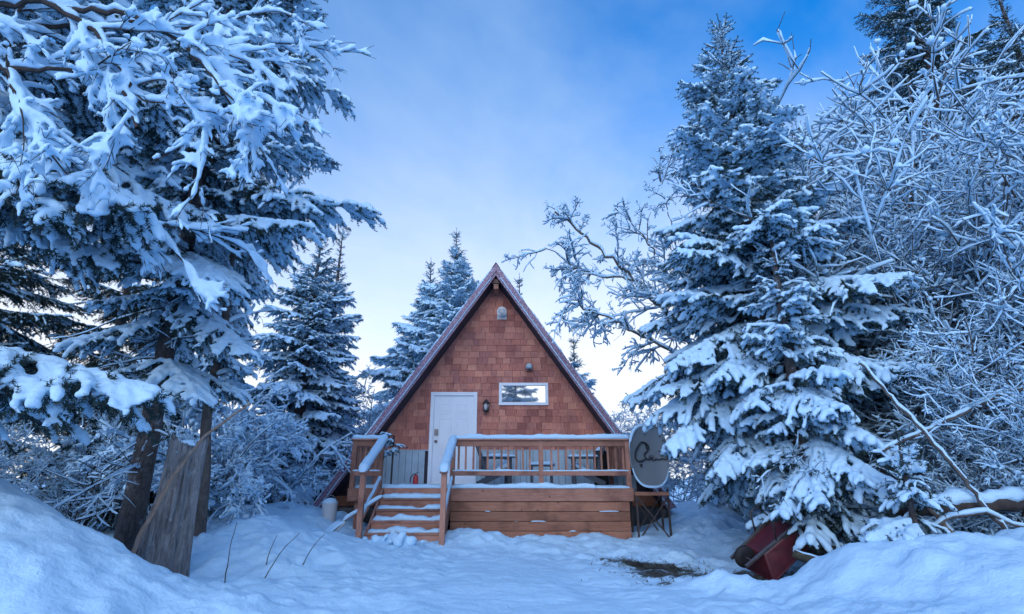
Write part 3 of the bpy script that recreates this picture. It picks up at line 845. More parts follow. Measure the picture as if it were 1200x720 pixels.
# ------------------------------------------------------------------ things on and round the deck
def lounge_chair(x, y, rz, label, seed):
    c = thing('deck_chair', label, 'chair', (x, y, DZ + .03), (0, 0, rz), 'chairs on the deck')
    for s in (-1, 1):
        MB().box(.18, .26, s * .30 - .02, s * .30 + .02, 0, .56).build('leg', 'chair', c, bevel=.004)
        MB().bar((-.42, s * .27, .03), (.26, s * .27, .36), .03, .11).build('side_rail', 'chair', c, bevel=.004)
        arm = MB().box(-.36, .34, s * .335 - .065, s * .335 + .065, .56, .585).build('arm', 'chair', c, bevel=.008)
        snow_on(arm, [(-.30, s * .335, .585), (.33, s * .335, .585)], .15, .05, seed + s, vary=.4)
        MB().box(-.34, -.28, s * .33 - .02, s * .33 + .02, .2, .56).build('arm_support', 'chair', c, bevel=.004)
    for k in range(5):
        MB().box(.27 - .115 * k - .1, .27 - .115 * k, -.27, .27, .375 - .045 * k, .395 - .045 * k).build('seat_slat', 'chair', c, bevel=.004)
    for k in range(5):
        yy = (k - 2) * .112; hh = .98 - .05 * abs(k - 2) ** 1.4
        MB().bar((-.22, yy, .18), (-.47, yy * 1.12, hh), .10, .02, up=(1, 0, .3)).build('back_slat', 'chair', c, bevel=.004)
    snow_on(c, [(-.16, 0, .22), (.05, 0, .30), (.28, 0, .395)], .52, .13, seed + 7, vary=.35)
    return c
lounge_chair(-0.30, 12.2, R(8), 'dark slatted deck chair facing right, nearer the door', 80)
lounge_chair(1.55, 12.2, R(172), 'dark slatted deck chair facing left, near the right railing', 90)
tb = thing('side_table', 'low dark table with a cap of snow between the two deck chairs', 'table', (0.62, 12.0, DZ + .02))
top = MB().box(-.27, .27, -.2, .2, .40, .43).build('tabletop', 'chair', tb, bevel=.008)
for a in (-.21, .21):
    for b in (-.15, .15): MB().box(a - .02, a + .02, b - .02, b + .02, 0, .40).build('leg', 'chair', tb, bevel=.003)
snow_on(top, [(-.28, 0, .43), (.28, 0, .43)], .42, .07, 97, vary=.25)
gr = thing('covered_grill', 'narrow black covered grill with snow on top in the right deck corner', 'grill', (1.93, 12.35, DZ + .02))
MB().tube([(0, 0, .02), (0, 0, .3), (0, 0, .62), (0, 0, .72), (0, 0, .76)], [.16, .15, .17, .14, .05], 10, flat=1).build('cover', 'rubber', gr, smooth=True)
snow_on(gr, [(-.10, 0, .74), (.10, 0, .74)], .22, .08, 99, vary=.3)

# satellite dish on its braced frame
dish = thing('satellite_dish', 'tall oval grey satellite dish on a braced metal frame right of the deck', 'satellite dish', (2.58, 10.62, 0))
n = 56; a, b = 0.365, 0.575
def dish_xz(t, k=1.0):
    c, s = math.cos(t), math.sin(t); e = 0.7
    return a * k * math.copysign(abs(c) ** e, c), b * k * math.copysign(abs(s) ** 0.9, s)
rings = [(1.0, 0.0), (.93, .016), (.78, .040), (.55, .066), (.3, .083), (.1, .088)]
V = []; 
for k, dep in rings:
    for i in range(n):
        x, z = dish_xz(2 * math.pi * i / n, k); V.append((x, dep, z))
V.append((0, .09, 0))
Q = [(r * n + i, r * n + (i + 1) % n, (r + 1) * n + (i + 1) % n, (r + 1) * n + i) for r in range(len(rings) - 1) for i in range(n)]
T = [((len(rings) - 1) * n + i, (len(rings) - 1) * n + (i + 1) % n, len(rings) * n) for i in range(n)]
mb = MB(); mb.add(V, Q, T)
refl = mb.build('reflector', 'dish', dish, smooth=True)
so = refl.modifiers.new('thick', 'SOLIDIFY'); so.thickness = .018; so.offset = 1
refl.location = (0, 0, 1.51); refl.rotation_euler = (R(-9), R(2), R(4))
P = [(dish_xz(2 * math.pi * i / n)[0], 0, dish_xz(2 * math.pi * i / n)[1]) for i in range(n + 1)]
MB().tube(P, .013, 6, cap=False).build('rim', 'dish', refl, smooth=True)
# the looped mark painted on the reflector: open loop, dot below, run of small waves
mk = MB()
def stroke(pts, w):
    pts = np.array(pts, float)
    # smooth
    u = np.linspace(0, 1, len(pts)); uu = np.linspace(0, 1, 60)
    q = np.stack([np.interp(uu, u, pts[:, k]) for k in range(2)], 1)
    for _ in range(6): q[1:-1] = (q[:-2] + 2 * q[1:-1] + q[2:]) / 4
    P = np.stack([q[:, 0], np.zeros(60), q[:, 1]], 1)
    for r in range(60):
        P[r, 1] = .088 * (1 - min(1, (q[r, 0] / a) ** 2 * .9 + (q[r, 1] / b) ** 2 * .9)) - .028
    mk.tube(P, w, 6, flat=1)
def px2(u, v): return ((u - 62.) * .01015 - .02, .30 - (v - 0.) * .0112 + .10)   # pixel grid of the enlarged mark to metres
stroke([px2(62, 24), px2(60, 15), px2(52, 12), (px2(45, 20)), px2(38, 30), px2(37, 40), px2(42, 46), px2(52, 44), px2(60, 39)], .014)
stroke([px2(50, 14), px2(58, 12), px2(66, 17), px2(66, 24), px2(60, 30), px2(54, 32), px2(58, 40), px2(64, 43), px2(68, 38), px2(70, 42), px2(75, 43), px2(78, 38), px2(80, 42), px2(86, 42), px2(88, 37), px2(91, 42), px2(97, 42), px2(99, 34), px2(97, 28)], .012)
stroke([px2(46, 50), px2(48, 53), px2(50, 50)], .016)
mk.build('painted_mark', 'black', refl, smooth=True)
P = [(dish_xz(t, .985)[0], -.012, dish_xz(t, .985)[1]) for t in np.linspace(math.pi * 1.13, math.pi * 1.88, 40)]
MB().tube(P, .020 * np.sin(np.linspace(.3, 2.84, 40)) + .004, 7).build('snow', 'snow', refl, smooth=True)
P = [(dish_xz(t, 1.0)[0], .01, dish_xz(t, 1.0)[1]) for t in np.linspace(math.pi * .97, math.pi * .4, 40)]
MB().tube(P, .030 * np.sin(np.linspace(.2, 2.9, 40)) + .004, 7).build('snow', 'snow', refl, smooth=True)
MB().tube([(0.05, .12, 1.45), (0.05, .28, 1.35), (0.05, .30, .9)], .03, 10).build('mast', 'steel', dish, smooth=True)
MB().bar((0.05, .30, 1.35), (.05, .09, 1.52), .1, .1).build('back_bracket', 'steel', dish, bevel=.008)
for sx in (-.29, .29):
    for yy in (.02, .52):
        MB().box(sx - .018, sx + .018, yy - .018, yy + .018, -.1, .92).build('frame_leg', 'rust', dish, bevel=.003)
MB().box(-.31, .31, -.0, .54, .80, .86).build('frame_shelf', 'skirt', dish, bevel=.006)
for yy in (.0, .54):
    MB().bar((-.29, yy, .04), (.29, yy, .78), .025, .012, up=(0, 1, 0)).build('brace', 'rust', dish)
    MB().bar((.29, yy - .013, .04), (-.29, yy - .013, .78), .025, .012, up=(0, 1, 0)).build('brace', 'rust', dish)
MB().bar((-.31, .0, .05), (.31, .0, .05), .02, .02).build('frame_tie', 'rust', dish)

# bucket, shovel, kettle and the bundle of greenery at the steps
bx, by = -3.45, 11.0; bz = 0.30
bk = thing('bucket', 'white plastic bucket heaped with snow beside the deck', 'bucket', (bx, by, bz))
MB().tube([(0, 0, 0), (0, 0, .02), (0, 0, .34), (0, 0, .36), (0, 0, .36), (0, 0, .33)], [.115, .12, .145, .152, .14, .138], 20).build('pail', 'plastic', bk, smooth=True)
mb = MB(); mb.tube([(0, 0, .33), (0, 0, .38), (0, 0, .42), (0, 0, .445), (0, 0, .45)], [.14, .145, .11, .05, .01], 16); mb.build('snow', 'snow', bk, smooth=True)
MB().tube([(.14 * math.cos(t), -.05 * math.sin(t) - .02, .36 + .14 * math.sin(t)) for t in np.linspace(0, math.pi, 14)], .006, 6).build('handle', 'steel', bk, smooth=True)

sh = thing('snow_shovel', 'snow-crusted shovel leaning against the left side of the steps', 'shovel', (-2.9, 9.55, gz(-2.9, 9.5)))
base = np.array((-2.9, 9.55, gz(-2.9, 9.5)))
def SH(mb, n, m, **k):
    for q in range(len(mb.v)): mb.v[q] = mb.v[q] - base
    return mb.build(n, m, sh, **k)
h0, h1 = np.array((-2.78, 9.62, .42)), np.array((-2.22, 9.92, .80))
hd = SH(MB().tube([h0, (h0 + h1) / 2, h1], .022, 8), 'handle', 'stick', smooth=True)
mb = MB(); snow_strip(mb, [h0 + (0, 0, .012), (h0 + h1) / 2 + (0, 0, .012), h1 + (0, 0, .012)], .075, .05, 55, vary=.35); SH(mb, 'snow', 'snow', smooth=True)
mb = MB(); X, Yg = np.meshgrid(np.linspace(-.19, .19, 9), np.linspace(0, .40, 9), indexing='ij')
dirv = np.array((-.62, -.35, -.70)); dirv /= np.linalg.norm(dirv); sidev = np.cross(dirv, (0, 0, 1)); sidev /= np.linalg.norm(sidev); nv = np.cross(sidev, dirv)
V = (h0[None] + X.reshape(-1, 1) * sidev + Yg.reshape(-1, 1) * dirv + (-.06 * (1 - (X / .19) ** 2) + .05 * (Yg / .4) ** 2).reshape(-1, 1) * nv)
i = np.arange(8)[:, None] * 9; j = np.arange(8)[None, :]
mb.add(V, np.stack([i + j, i + 9 + j, i + 10 + j, i + j + 1], -1).reshape(-1, 4))
o = SH(mb, 'blade', 'plastic', smooth=True); so = o.modifiers.new('t', 'SOLIDIFY'); so.thickness = .008
mb = MB(); mb.add(V + nv * .03 * np.sin(np.clip(Yg / .4, 0, 1) * 3.14).reshape(-1, 1) + nv * .012, np.stack([i + j, i + 9 + j, i + 10 + j, i + j + 1], -1).reshape(-1, 4))
o = SH(mb, 'snow', 'snow', smooth=True); so = o.modifiers.new('t', 'SOLIDIFY'); so.thickness = .03

ex_ = thing('fire_extinguisher', 'small red fire extinguisher with black hose standing left of the door', 'extinguisher', (-2.12, 12.6, DZ + .05), scale=.8)
MB().tube([(0, 0, 0), (0, 0, .01), (0, 0, .20), (0, 0, .24), (0, 0, .26)], [.07, .075, .075, .05, .02], 16).build('cylinder', 'bright_red', ex_, smooth=True)
MB().tube([(0, 0, .26), (0, 0, .29)], .022, 10).build('valve', 'black', ex_)
MB().bar((-.02, 0, .30), (.09, 0, .33), .02, .012).build('lever', 'black', ex_)
MB().tube([(0, 0, .28), (-.08, -.01, .27), (-.14, -.02, .18), (-.15, -.02, .06)], .012, 8).build('hose', 'black', ex_, smooth=True)
# ------------------------------------------------------------------ growing things: helpers
def noise3(p, f, seed):
    x, y, z = p[:, 0] * f, p[:, 1] * f, p[:, 2] * f
    return vnoise(x + .37 * z, y + .21 * x, seed) + vnoise(y + .53 * x, z + .31 * y, seed + 1) + vnoise(z + .41 * y, x + .27 * z, seed + 2)

def fuse(mb, name, mat, voxel, smooth=2, lump=0.010):
    """merge overlapping lumps into one continuous skin of snow"""
    me = mb.mesh(name, mat, True)
    o = bpy.data.objects.new('fuse', me); COL.objects.link(o)
    r = o.modifiers.new('r', 'REMESH'); r.mode = 'VOXEL'; r.voxel_size = voxel; r.use_smooth_shade = True
    if smooth:
        s = o.modifiers.new('s', 'SMOOTH'); s.iterations = smooth; s.factor = 0.5
    dg = bpy.context.evaluated_depsgraph_get(); dg.update()
    out = bpy.data.meshes.new_from_object(o.evaluated_get(dg))
    bpy.data.objects.remove(o); bpy.data.meshes.remove(me)
    out.name = name
    if lump:
        nv = len(out.vertices); co = np.zeros(nv * 3, np.float32); no = np.zeros(nv * 3, np.float32)
        out.vertices.foreach_get('co', co); out.vertex_normals.foreach_get('vector', no)
        co = co.reshape(-1, 3).astype(float); no = no.reshape(-1, 3)
        co = co + no * (lump * noise3(co, 11.0, 5) + lump * .55 * noise3(co, 31.0, 9))[:, None]
        out.vertices.foreach_set('co', co.astype(np.float32).ravel()); out.update()
    out.polygons.foreach_set('use_smooth', np.ones(len(out.polygons), bool))
    if not out.materials: out.materials.append(M[mat])
    return out

def needles(mb, lines, rg, step=0.012, m=3, ln=0.030, wd=0.0042):
    """needle triangles all round a set of twig lines"""
    Ps, Ts = [], []
    for P in lines:
        P = resample(P, step); t = np.gradient(P, axis=0); t /= np.linalg.norm(t, axis=1)[:, None] + 1e-9
        Ps.append(P); Ts.append(t)
    P = np.repeat(np.vstack(Ps), m, 0); t = np.repeat(np.vstack(Ts), m, 0); n = len(P)
    v = rg.normal(0, 1, (n, 3)); v -= (v * t).sum(1)[:, None] * t; v /= np.linalg.norm(v, axis=1)[:, None] + 1e-9
    d = t * rg.uniform(.35, .75, (n, 1)) + v * .85
    b = np.cross(d, rg.normal(0, 1, (n, 3))); b /= np.linalg.norm(b, axis=1)[:, None] + 1e-9
    l = ln * rg.uniform(.7, 1.2, (n, 1)); P = P + t * rg.uniform(-.5, .5, (n, 1)) * step
    V = np.stack([P - b * wd, P + b * wd, P + d * l], 1).reshape(-1, 3)
    mb.add(V, None, np.arange(3 * n).reshape(-1, 3))

def lump_tube(mb, P, r, rg, k=7, up=0.55, flat=0.85, step=0.035):
    """a lumpy roll of snow lying along the top of a twig"""
    P = resample(P, step); n = len(P)
    if n < 3: P = resample(P, step / 3); n = len(P)
    u = np.linspace(0, 1, n)
    rr = r * (0.78 + 0.5 * rg.rand(n)) * np.clip(np.minimum(u * n / 2.0 + .45, (1 - u) * n / 2.0 + .5), 0, 1)
    P = P + np.c_[np.zeros(n), np.zeros(n), rr * up] + rg.normal(0, r * .10, (n, 3))
    mb.tube(P, rr, k, True, flat)

def gen_bough(L, seed, snow, droop, lift=0.0, cover=0.85, sub_cover=0.6, voxel=0.018, wid=0.42, hang=0.30, nstep=0.013, nm=3, mat='needles', nl=0.030, space=1.0, sm_it=2, sprig=0.0):
    rg = np.random.RandomState(seed)
    n = 14; t = np.linspace(0, 1, n)
    ax = np.c_[L * t, np.cumsum(rg.normal(0, .011 * L, n)) * t, L * (-droop * t ** 1.6 + lift * t ** 3)]
    at = lambda u: np.array([np.interp(u, t, ax[:, k]) for k in range(3)])
    lats, subs = [], []
    s = max(.05, .10 * L)
    while s < .985 * L:
        u = s / L; ta = at(min(1, u + .03)) - at(max(0, u - .03)); ta /= np.linalg.norm(ta)
        for side in (-1, 1):
            if rg.rand() < .08: continue
            l = (.06 + .05 * min(L, 1) + wid * L * (1 - u) ** .75 * min(1, .35 + 2.2 * u)) * rg.uniform(.65, 1.15); l = min(l, 1.0)
            ang = R(rg.uniform(40, 64)); d = math.cos(ang) * ta + math.sin(ang) * side * np.array((0, 1, 0))
            d[2] += rg.uniform(-.08, .10)
            w = np.linspace(0, 1, 6)
            P = at(u) + np.outer(w * l, d); P[:, 2] -= l * hang * rg.uniform(.5, 1.5) * w ** 1.8; P[:, 0] += .12 * l * w ** 2
            lats.append((P, l))
            if l > .18:
                q = .07
                while q < l - .03:
                    f = q / l; B = np.array([np.interp(f, w, P[:, k]) for k in range(3)])
                    tb = P[5] - P[3]; tb /= np.linalg.norm(tb)
                    for s2 in (-1, 1):
                        if rg.rand() < .15: continue
                        sl = (.045 + .34 * l * (1 - f) ** .8) * rg.uniform(.6, 1.15)
                        sv = np.cross(tb, (0, 0, 1)); sv /= np.linalg.norm(sv) + 1e-9
                        a2 = R(rg.uniform(38, 60)); d2 = math.cos(a2) * tb + math.sin(a2) * s2 * sv
                        ww = np.linspace(0, 1, 4); P2 = B + np.outer(ww * sl, d2); P2[:, 2] -= sl * hang * rg.uniform(.4, 1.5) * ww ** 1.6
                        subs.append((P2, sl))
                    q += rg.uniform(.06, .10) * space ** .5
        s += rg.uniform(.06, .095) * (1 if L > .8 else .8) * space
    sprigs = []
    for P, l in lats:
        for _ in range(rg.poisson(sprig * l * 10)):
            B = P[rg.randint(1, 6)]; d = np.array((rg.uniform(.3, 1), rg.normal(0, .5), rg.uniform(.1, .8))); d /= np.linalg.norm(d)
            sprigs.append(B + np.outer(np.linspace(0, 1, 3) * rg.uniform(.06, .13), d))
    fo = MB()
    if sprigs: needles(fo, sprigs, rg, nstep, nm, nl)
    needles(fo, [P for P, l in lats] + [P for P, l in subs] + [ax[int(n * .35):]], rg, nstep, nm, nl)
    fo2 = MB(); fo2.tube(ax, np.linspace(.012 * L + .004, .004, n), 5)
    for P, l in lats: fo2.tube(P, np.linspace(.006, .002, 6), 3, False)
    sn = MB()
    for P, l in lats:
        if rg.rand() < cover:
            a, b = rg.uniform(0, .25), rg.uniform(.88, 1.02)
            lump_tube(sn, np.array([[np.interp(x, np.linspace(0, 1, 6), P[:, k]) for k in range(3)] for x in np.linspace(a, b, 6)]), snow * rg.uniform(.8, 1.15), rg)
    for P, l in subs:
        if rg.rand() < sub_cover: lump_tube(sn, P, snow * rg.uniform(.62, .9), rg)
    lump_tube(sn, ax[int(n * .2):], snow * 1.25, rg)
    # foliage in two materials: needles and wood
    me = fo.mesh('bough', mat)
    me_w = fo2
    # join wood into the needle mesh with a second slot
    V1 = np.vstack(fo.v); V2 = np.vstack(fo2.v)
    al = MB(); al.v = [V1, V2]; al.n = len(V1) + len(V2); al.t = list(fo.t) + [x + len(V1) for x in fo2.t]; al.q = [x + len(V1) for x in fo2.q]
    bpy.data.meshes.remove(me)
    me = al.mesh('bough', mat); me.materials.append(M['twig'])
    nq = sum(len(x) for x in al.q); nt_n = sum(len(x) for x in fo.t); nt_w = sum(len(x) for x in fo2.t)
    idx = np.zeros(len(me.polygons), np.int32)
    if len(idx) == nq + nt_n + nt_w: idx[:nq] = 1; idx[nq + nt_n:] = 1
    me.polygons.foreach_set('material_index', idx)
    sm = fuse(sn, 'snow', 'snow', voxel, sm_it)
    return me, sm

# classes of bough: (nominal length, meshes)
BO = {}
def boughs(cls):
    if cls in BO: return BO[cls]
    kind, size = cls.split('_')
    L = {'xs': .34, 's': .7, 'm': 1.3, 'l': 2.2}[size]
    k = {'xs': 3, 's': 4, 'm': 3, 'l': 3}[size]
    sd = sum(map(ord, cls))
    out = []
    for i in range(k):
        D_ = {'xs': (.04, 0), 's': (.10, 1), 'm': (.16, 2), 'l': (.21, 3)}[size]; j = D_[1]
        if kind == 'mid':
            out.append(gen_bough(L, sd * 7 + i, (.019, .029, .035, .037)[j], D_[0], .05, .88, .5, (.016, .018, .021, .025)[j], hang=.42, space=1.3, nm=4, nl=.034, sm_it=1))
        elif kind == 'heavy':
            out.append(gen_bough(L, sd * 7 + i, (.024, .036, .042, .046)[j], D_[0] * 1.35, .02, .97, .42, (.016, .02, .023, .026)[j], hang=.6, space=1.65, nm=4, nl=.036, mat='needles2', sm_it=1, sprig=.35))
        elif kind == 'near':
            out.append(gen_bough(L, sd * 7 + i, (.022, .030, .034, .036)[j], D_[0] * 1.3, .02, .95, .5, (.014, .017, .02, .022)[j], hang=.6, space=1.3, nm=5, nl=.038, mat='needles2', sm_it=1, sprig=.5))
        elif kind == 'thin':
            out.append(gen_bough(L, sd * 7 + i, (.012, .017, .020, .022)[j], D_[0], .06, .55, .25, (.016, .018, .021, .025)[j], hang=.45, space=1.3, nm=4, nl=.034, sm_it=1))
        elif kind == 'far':
            out.append(gen_bough(L, sd * 7 + i, (.02, .03, .036, .042)[j], D_[0], .06, .8, .45, .034, nstep=.024, nm=3, nl=.045, hang=.4, space=1.3, sm_it=1))
    BO[cls] = (L, out)
    return BO[cls]
SIZES = {'xs': .34, 's': .7, 'm': 1.3, 'l': 2.2}

def add_bough(root, kind, z, az, l, pitch, rg, roll=None, x=0, y=0):
    sz = min(SIZES, key=lambda q: abs(math.log(SIZES[q] / l)))
    L, ms = boughs(kind + '_' + sz)
    fo, sn = ms[rg.randint(len(ms))]
    s = l / L
    flip = 1 if rg.rand() < .5 else -1
    mtx = Matrix.Translation((x, y, z)) @ Matrix.Rotation(az, 4, 'Z') @ Matrix.Rotation(-pitch, 4, 'Y') @ Matrix.Rotation(rg.uniform(-.22, .22) if roll is None else roll, 4, 'X') @ Matrix.Diagonal((s, s * flip, s, 1))
    b = bpy.data.objects.new('bough', fo); COL.objects.link(b); b.parent = root; b.matrix_local = mtx
    c = bpy.data.objects.new('snow', sn); COL.objects.link(c); c.parent = b
    return b

def spruce(label, x, y, H, Rad, seed, kind='mid', z_lo=0.4, dz=0.27, per=5, trunk=None, extra=(), p_lo=-14, p_hi=42, prof=.82, group=None, lean=(0, 0), low=.75, kind_low=None, az_keep=None, name='spruce_tree', z0=None, clear=None):
    rg = np.random.RandomState(seed)
    z0 = gz(x, y) - .05 if z0 is None else z0
    root = thing(name, label, 'tree', (x, y, z0), group=group)
    r0 = trunk or (.018 * H + .02)
    n = 16; u = np.linspace(0, 1, n)
    P = np.c_[lean[0] * u ** 1.3 + .02 * H ** .5 * np.sin(u * 5 + seed) * u * .4, lean[1] * u ** 1.3 + .02 * np.cos(u * 4 + seed) * u, H * u]
    mb = MB(); mb.tube(P, r0 * (1 - u) ** .85 * (1 + .25 * np.exp(-u * 22)) + .008, 12)
    mb.build('trunk', 'bark', root, smooth=True)
    pos = lambda z: (np.interp(z / H, u, P[:, 0]), np.interp(z / H, u, P[:, 1]))
    z = z_lo; k = 0
    while z < H - .12:
        q = 1 - z / H
        l0 = Rad * (q ** prof) * min(1, low + (1 - low) * (z - z_lo) / (.25 * H))
        l0 *= min(1, (q / .30) ** .55)
        m = per if q > .15 else max(3, per - 1)
        a0 = rg.uniform(0, 6.28)
        for i in range(m):
            az = a0 + i * 2 * math.pi / m + rg.uniform(-.35, .35)
            if az_keep is not None and abs((az - az_keep[0] + math.pi) % (2 * math.pi) - math.pi) > az_keep[1]: continue
            if rg.rand() < .09: continue
            if clear and z < clear[2] and abs((az - R(clear[0]) + math.pi) % (2 * math.pi) - math.pi) < R(clear[1]): continue
            l = max(.18, l0 * rg.uniform(.55, 1.2) * (1 + .16 * math.sin(2 * az + seed + z * .7)))
            p = R(p_lo + (p_hi - p_lo) * (1 - q) ** 1.7 + rg.uniform(-8, 8))
            px_, py_ = pos(z)
            kd = kind_low if (kind_low and q > .62 and rg.rand() < .8) else kind
            add_bough(root, kd, z + rg.uniform(-.1, .1), az, l, p, rg, x=px_, y=py_)
        z += dz * (.55 + .55 * q) * rg.uniform(.8, 1.2); k += 1
    # the leading shoot
    px_, py_ = pos(H)
    for i in range(4): add_bough(root, kind, H - .16 - .05 * i, i * 1.7 + seed, .22 + .05 * i, R(50 + 5 * (i % 2)), rg, x=px_, y=py_)
    mb = MB(); lead = [(px_, py_, H - .2), (px_ + .01, py_, H + .05), (px_ - .01, py_, H + .26)]
    needles(mb, [np.array(lead)], rg, .01, 4, .028); mb.build('leader', 'needles', root, fix=False)
    for (ez, eaz, el, ep) in extra:
        px_, py_ = pos(ez - 0)
        add_bough(root, kind_low or kind, ez, R(eaz), el, R(ep), rg, roll=0.0, x=px_, y=py_)
    return root

# ------------------------------------------------------------------ bare snow-loaded wood
def grow(rg, p, d, L, r, lev, out, turn=.16, grav=.05, kids=(9, 6, 3), klen=(.42, .5, .5), ang=(35, 70), minL=.10, seg=.10):
    sg = seg * (2.2 if lev == 0 else 1); n = max(5, int(L / sg) + 1) if lev < 2 else (5 if lev == 2 else 4); P = [np.array(p, float)]; d = np.array(d, float); d /= np.linalg.norm(d); ds = []
    tf = (.5, .6, .95, .95)[min(lev, 3)]
    for i in range(n - 1):
        d = d + rg.normal(0, turn, 3) * tf + np.array((0, 0, (.07 if lev == 0 else 0) - grav)) * (i / n); d /= np.linalg.norm(d)
        P.append(P[-1] + d * L / (n - 1)); ds.append(d)
    P = np.array(P)
    out.append((P, r, lev, L))
    if lev >= len(kids): return
    m = max(1, int(round(kids[lev] * rg.uniform(.75, 1.25))))
    for i in range(m):
        f = rg.uniform(.18, 1.0) if lev else rg.uniform(.25, 1.0)
        k = min(n - 2, int(f * (n - 1))); t = ds[k]
        v = rg.normal(0, 1, 3); v -= v.dot(t) * t; v /= np.linalg.norm(v) + 1e-9
        a = R(rg.uniform(*ang)); nd_ = math.cos(a) * t + math.sin(a) * v
        l = L * klen[lev] * rg.uniform(.55, 1.15) * (1.15 - .55 * f)
        if l < minL: l = minL
        grow(rg, P[k], nd_, l, r * .55 * (1.1 - .5 * f), lev + 1, out, turn, grav, kids, klen, ang, minL, seg)

def wood_and_snow(out, rg, snow_r, cover=.85, k=5, gap=.15, steep=.35, up=.8, levs=(1.0, 1.1, 1.0, .9), sk=(6, 6, 4, 3), part=.5, clump=0.0):
    """bark tubes, and snow lying along the upper side of each twig, broken here and there"""
    wd, sn = MB(), MB(); WG, SG = {}, {}
    for P, r, lev, L in out:
        n = len(P); lv = min(lev, 3)
        WG.setdefault((n, (max(k, 5), 4, 3, 3)[lv]), []).append((P, np.linspace(max(r, .0035), max(.0020, r * .35), n)))
        if rg.rand() > cover: continue
        w = np.linspace(r, r * .35, n)
        if lev >= 2 and rg.rand() < part:
            u = np.linspace(rg.uniform(0, .4), rg.uniform(.6, 1), n); g = np.linspace(0, 1, n)
            P = np.stack([np.interp(u, g, P[:, c]) for c in range(3)], 1)
        t = np.empty_like(P); t[1:-1] = P[2:] - P[:-2]; t[0] = P[1] - P[0]; t[-1] = P[-1] - P[-2]
        hz = np.hypot(t[:, 0], t[:, 1]) / (np.sqrt((t * t).sum(1)) + 1e-9); f = steep + (1 - steep) * hz
        rr = snow_r * levs[lv] * f * rg.uniform(.4, 1.5, n) + w * .6
        if gap and lev < 2: rr = np.where(rg.rand(n) < gap, rr * .3, rr)
        Q = P.copy(); Q[:, 2] += rr * up + w * .6
        d0 = min(.3, rr[0] * .8 / (math.dist(Q[1], Q[0]) + 1e-6)); d1 = min(.3, rr[-1] * .8 / (math.dist(Q[-2], Q[-1]) + 1e-6))
        Q = np.vstack([Q[0] + (Q[0] - Q[1]) * .02, Q[0] + (Q[1] - Q[0]) * d0, Q[1:-1], Q[-1] + (Q[-2] - Q[-1]) * d1, Q[-1]])
        rr = np.concatenate([[rr[0] * .15], rr[:1] * .9, rr[1:-1], rr[-1:] * .9, [rr[-1] * .15]])
        SG.setdefault((n + 2, sk[lv]), []).append((Q, rr))
    if clump:
        for P, r, lev, L in out:
            if lev == 2 and rg.rand() < clump:
                c = P[rg.randint(1, len(P))]; q = snow_r * rg.uniform(1.3, 2.9)
                Q = c + np.array([(-q, 0, .3 * q), (-.6 * q, .1 * q, .5 * q), (.5 * q, -.1 * q, .6 * q), (q, 0, .3 * q)]) @ np.array(((math.cos(L * 99), math.sin(L * 99), 0), (-math.sin(L * 99), math.cos(L * 99), 0), (0, 0, 1)))
                SG.setdefault((4, 5), []).append((Q, q * np.array((.15, .8, .85, .15))))
    for dst, G in ((wd, WG), (sn, SG)):
        for (n, kk), L_ in G.items(): dst.tubes(np.array([q[0] for q in L_]), np.array([q[1] for q in L_]), kk)
    return wd, sn

def shrub_mesh(seed, H, stems, spread, snow_r, kids, grav=.06, cover=.9, turn=.17, r0=.025, klen=(.42, .5, .5)):
    rg = np.random.RandomState(seed); out = []
    for i in range(stems):
        az = rg.uniform(0, 6.28); e = rg.uniform(.12, spread)
        d = (math.sin(e) * math.cos(az), math.sin(e) * math.sin(az), math.cos(e))
        grow(rg, (rg.normal(0, .12), rg.normal(0, .12), -.1), d, H * rg.uniform(.65, 1.1), r0 * rg.uniform(.6, 1.2), 0, out, turn, grav, kids, klen=klen)
    wd, sn = wood_and_snow(out, rg, snow_r, cover, clump=.55)
    return wd.mesh('stems', 'alder', True), sn.mesh('snow', 'snow', True)
SHR = {}
def shrub(cls, label, x, y, scale, rz, group, cat='shrub', name='alder_shrub', zoff=0):
    if cls not in SHR:
        kind, i = cls.split('_'); i = int(i)
        if kind == 'tall': SHR[cls] = shrub_mesh(100 + i, 4.5, 8, .36, .0105, (18, 9, 3), .05, turn=.2, klen=(.38, .46, .5), r0=.022)
        if kind == 'bush': SHR[cls] = shrub_mesh(200 + i, 1.9, 9, .9, .019, (9, 7, 3), .20, r0=.014, turn=.2, klen=(.5, .5, .5))
        if kind == 'fine': SHR[cls] = shrub_mesh(300 + i, 3.2, 8, .38, .0095, (13, 8, 3), .06, r0=.014, turn=.22)
    st, sn = SHR[cls]
    root = thing(name, label, cat, (x, y, gz(x, y) - .05 + zoff), (0, 0, rz), group, scale)
    link('stems', st, root); link('snow', sn, root)['kind'] = 'stuff'
    return root
# ------------------------------------------------------------------ the trees
rgx = np.random.RandomState(99)
spruce('tall spruce with bare lower trunk beside the weathered stump on the left', -4.68, 7.2, 15.0, 2.6, 1, 'mid', z_lo=2.6, dz=.44, per=4, trunk=.125, prof=.62, low=.6,
       extra=[(5.0, 8, 2.6, 8), (4.6, -25, 2.4, -4), (5.6, -8, 1.9, 10), (4.1, -50, 2.2, -16), (3.5, -20, 1.8, -24), (7.4, 5, 1.6, 12), (6.6, -30, 1.7, 4), (8.3, -12, 1.6, 14)], p_lo=-22)
spruce('spruce at the left edge with drooping boughs under thick snow', -5.9, 4.75, 9.0, 3.0, 2, 'near', z_lo=4.2, dz=.75, per=6, az_keep=(R(-5), R(70)), prof=.5, p_lo=-6,
       extra=[(3.75, 0, 2.8, -12), (3.45, -20, 2.5, -14), (3.95, 16, 2.5, -8), (1.36, 6, 2.75, 4), (1.26, -14, 2.2, 3), (4.5, 8, 2.4, 4), (3.0, 14, 2.1, -8)])
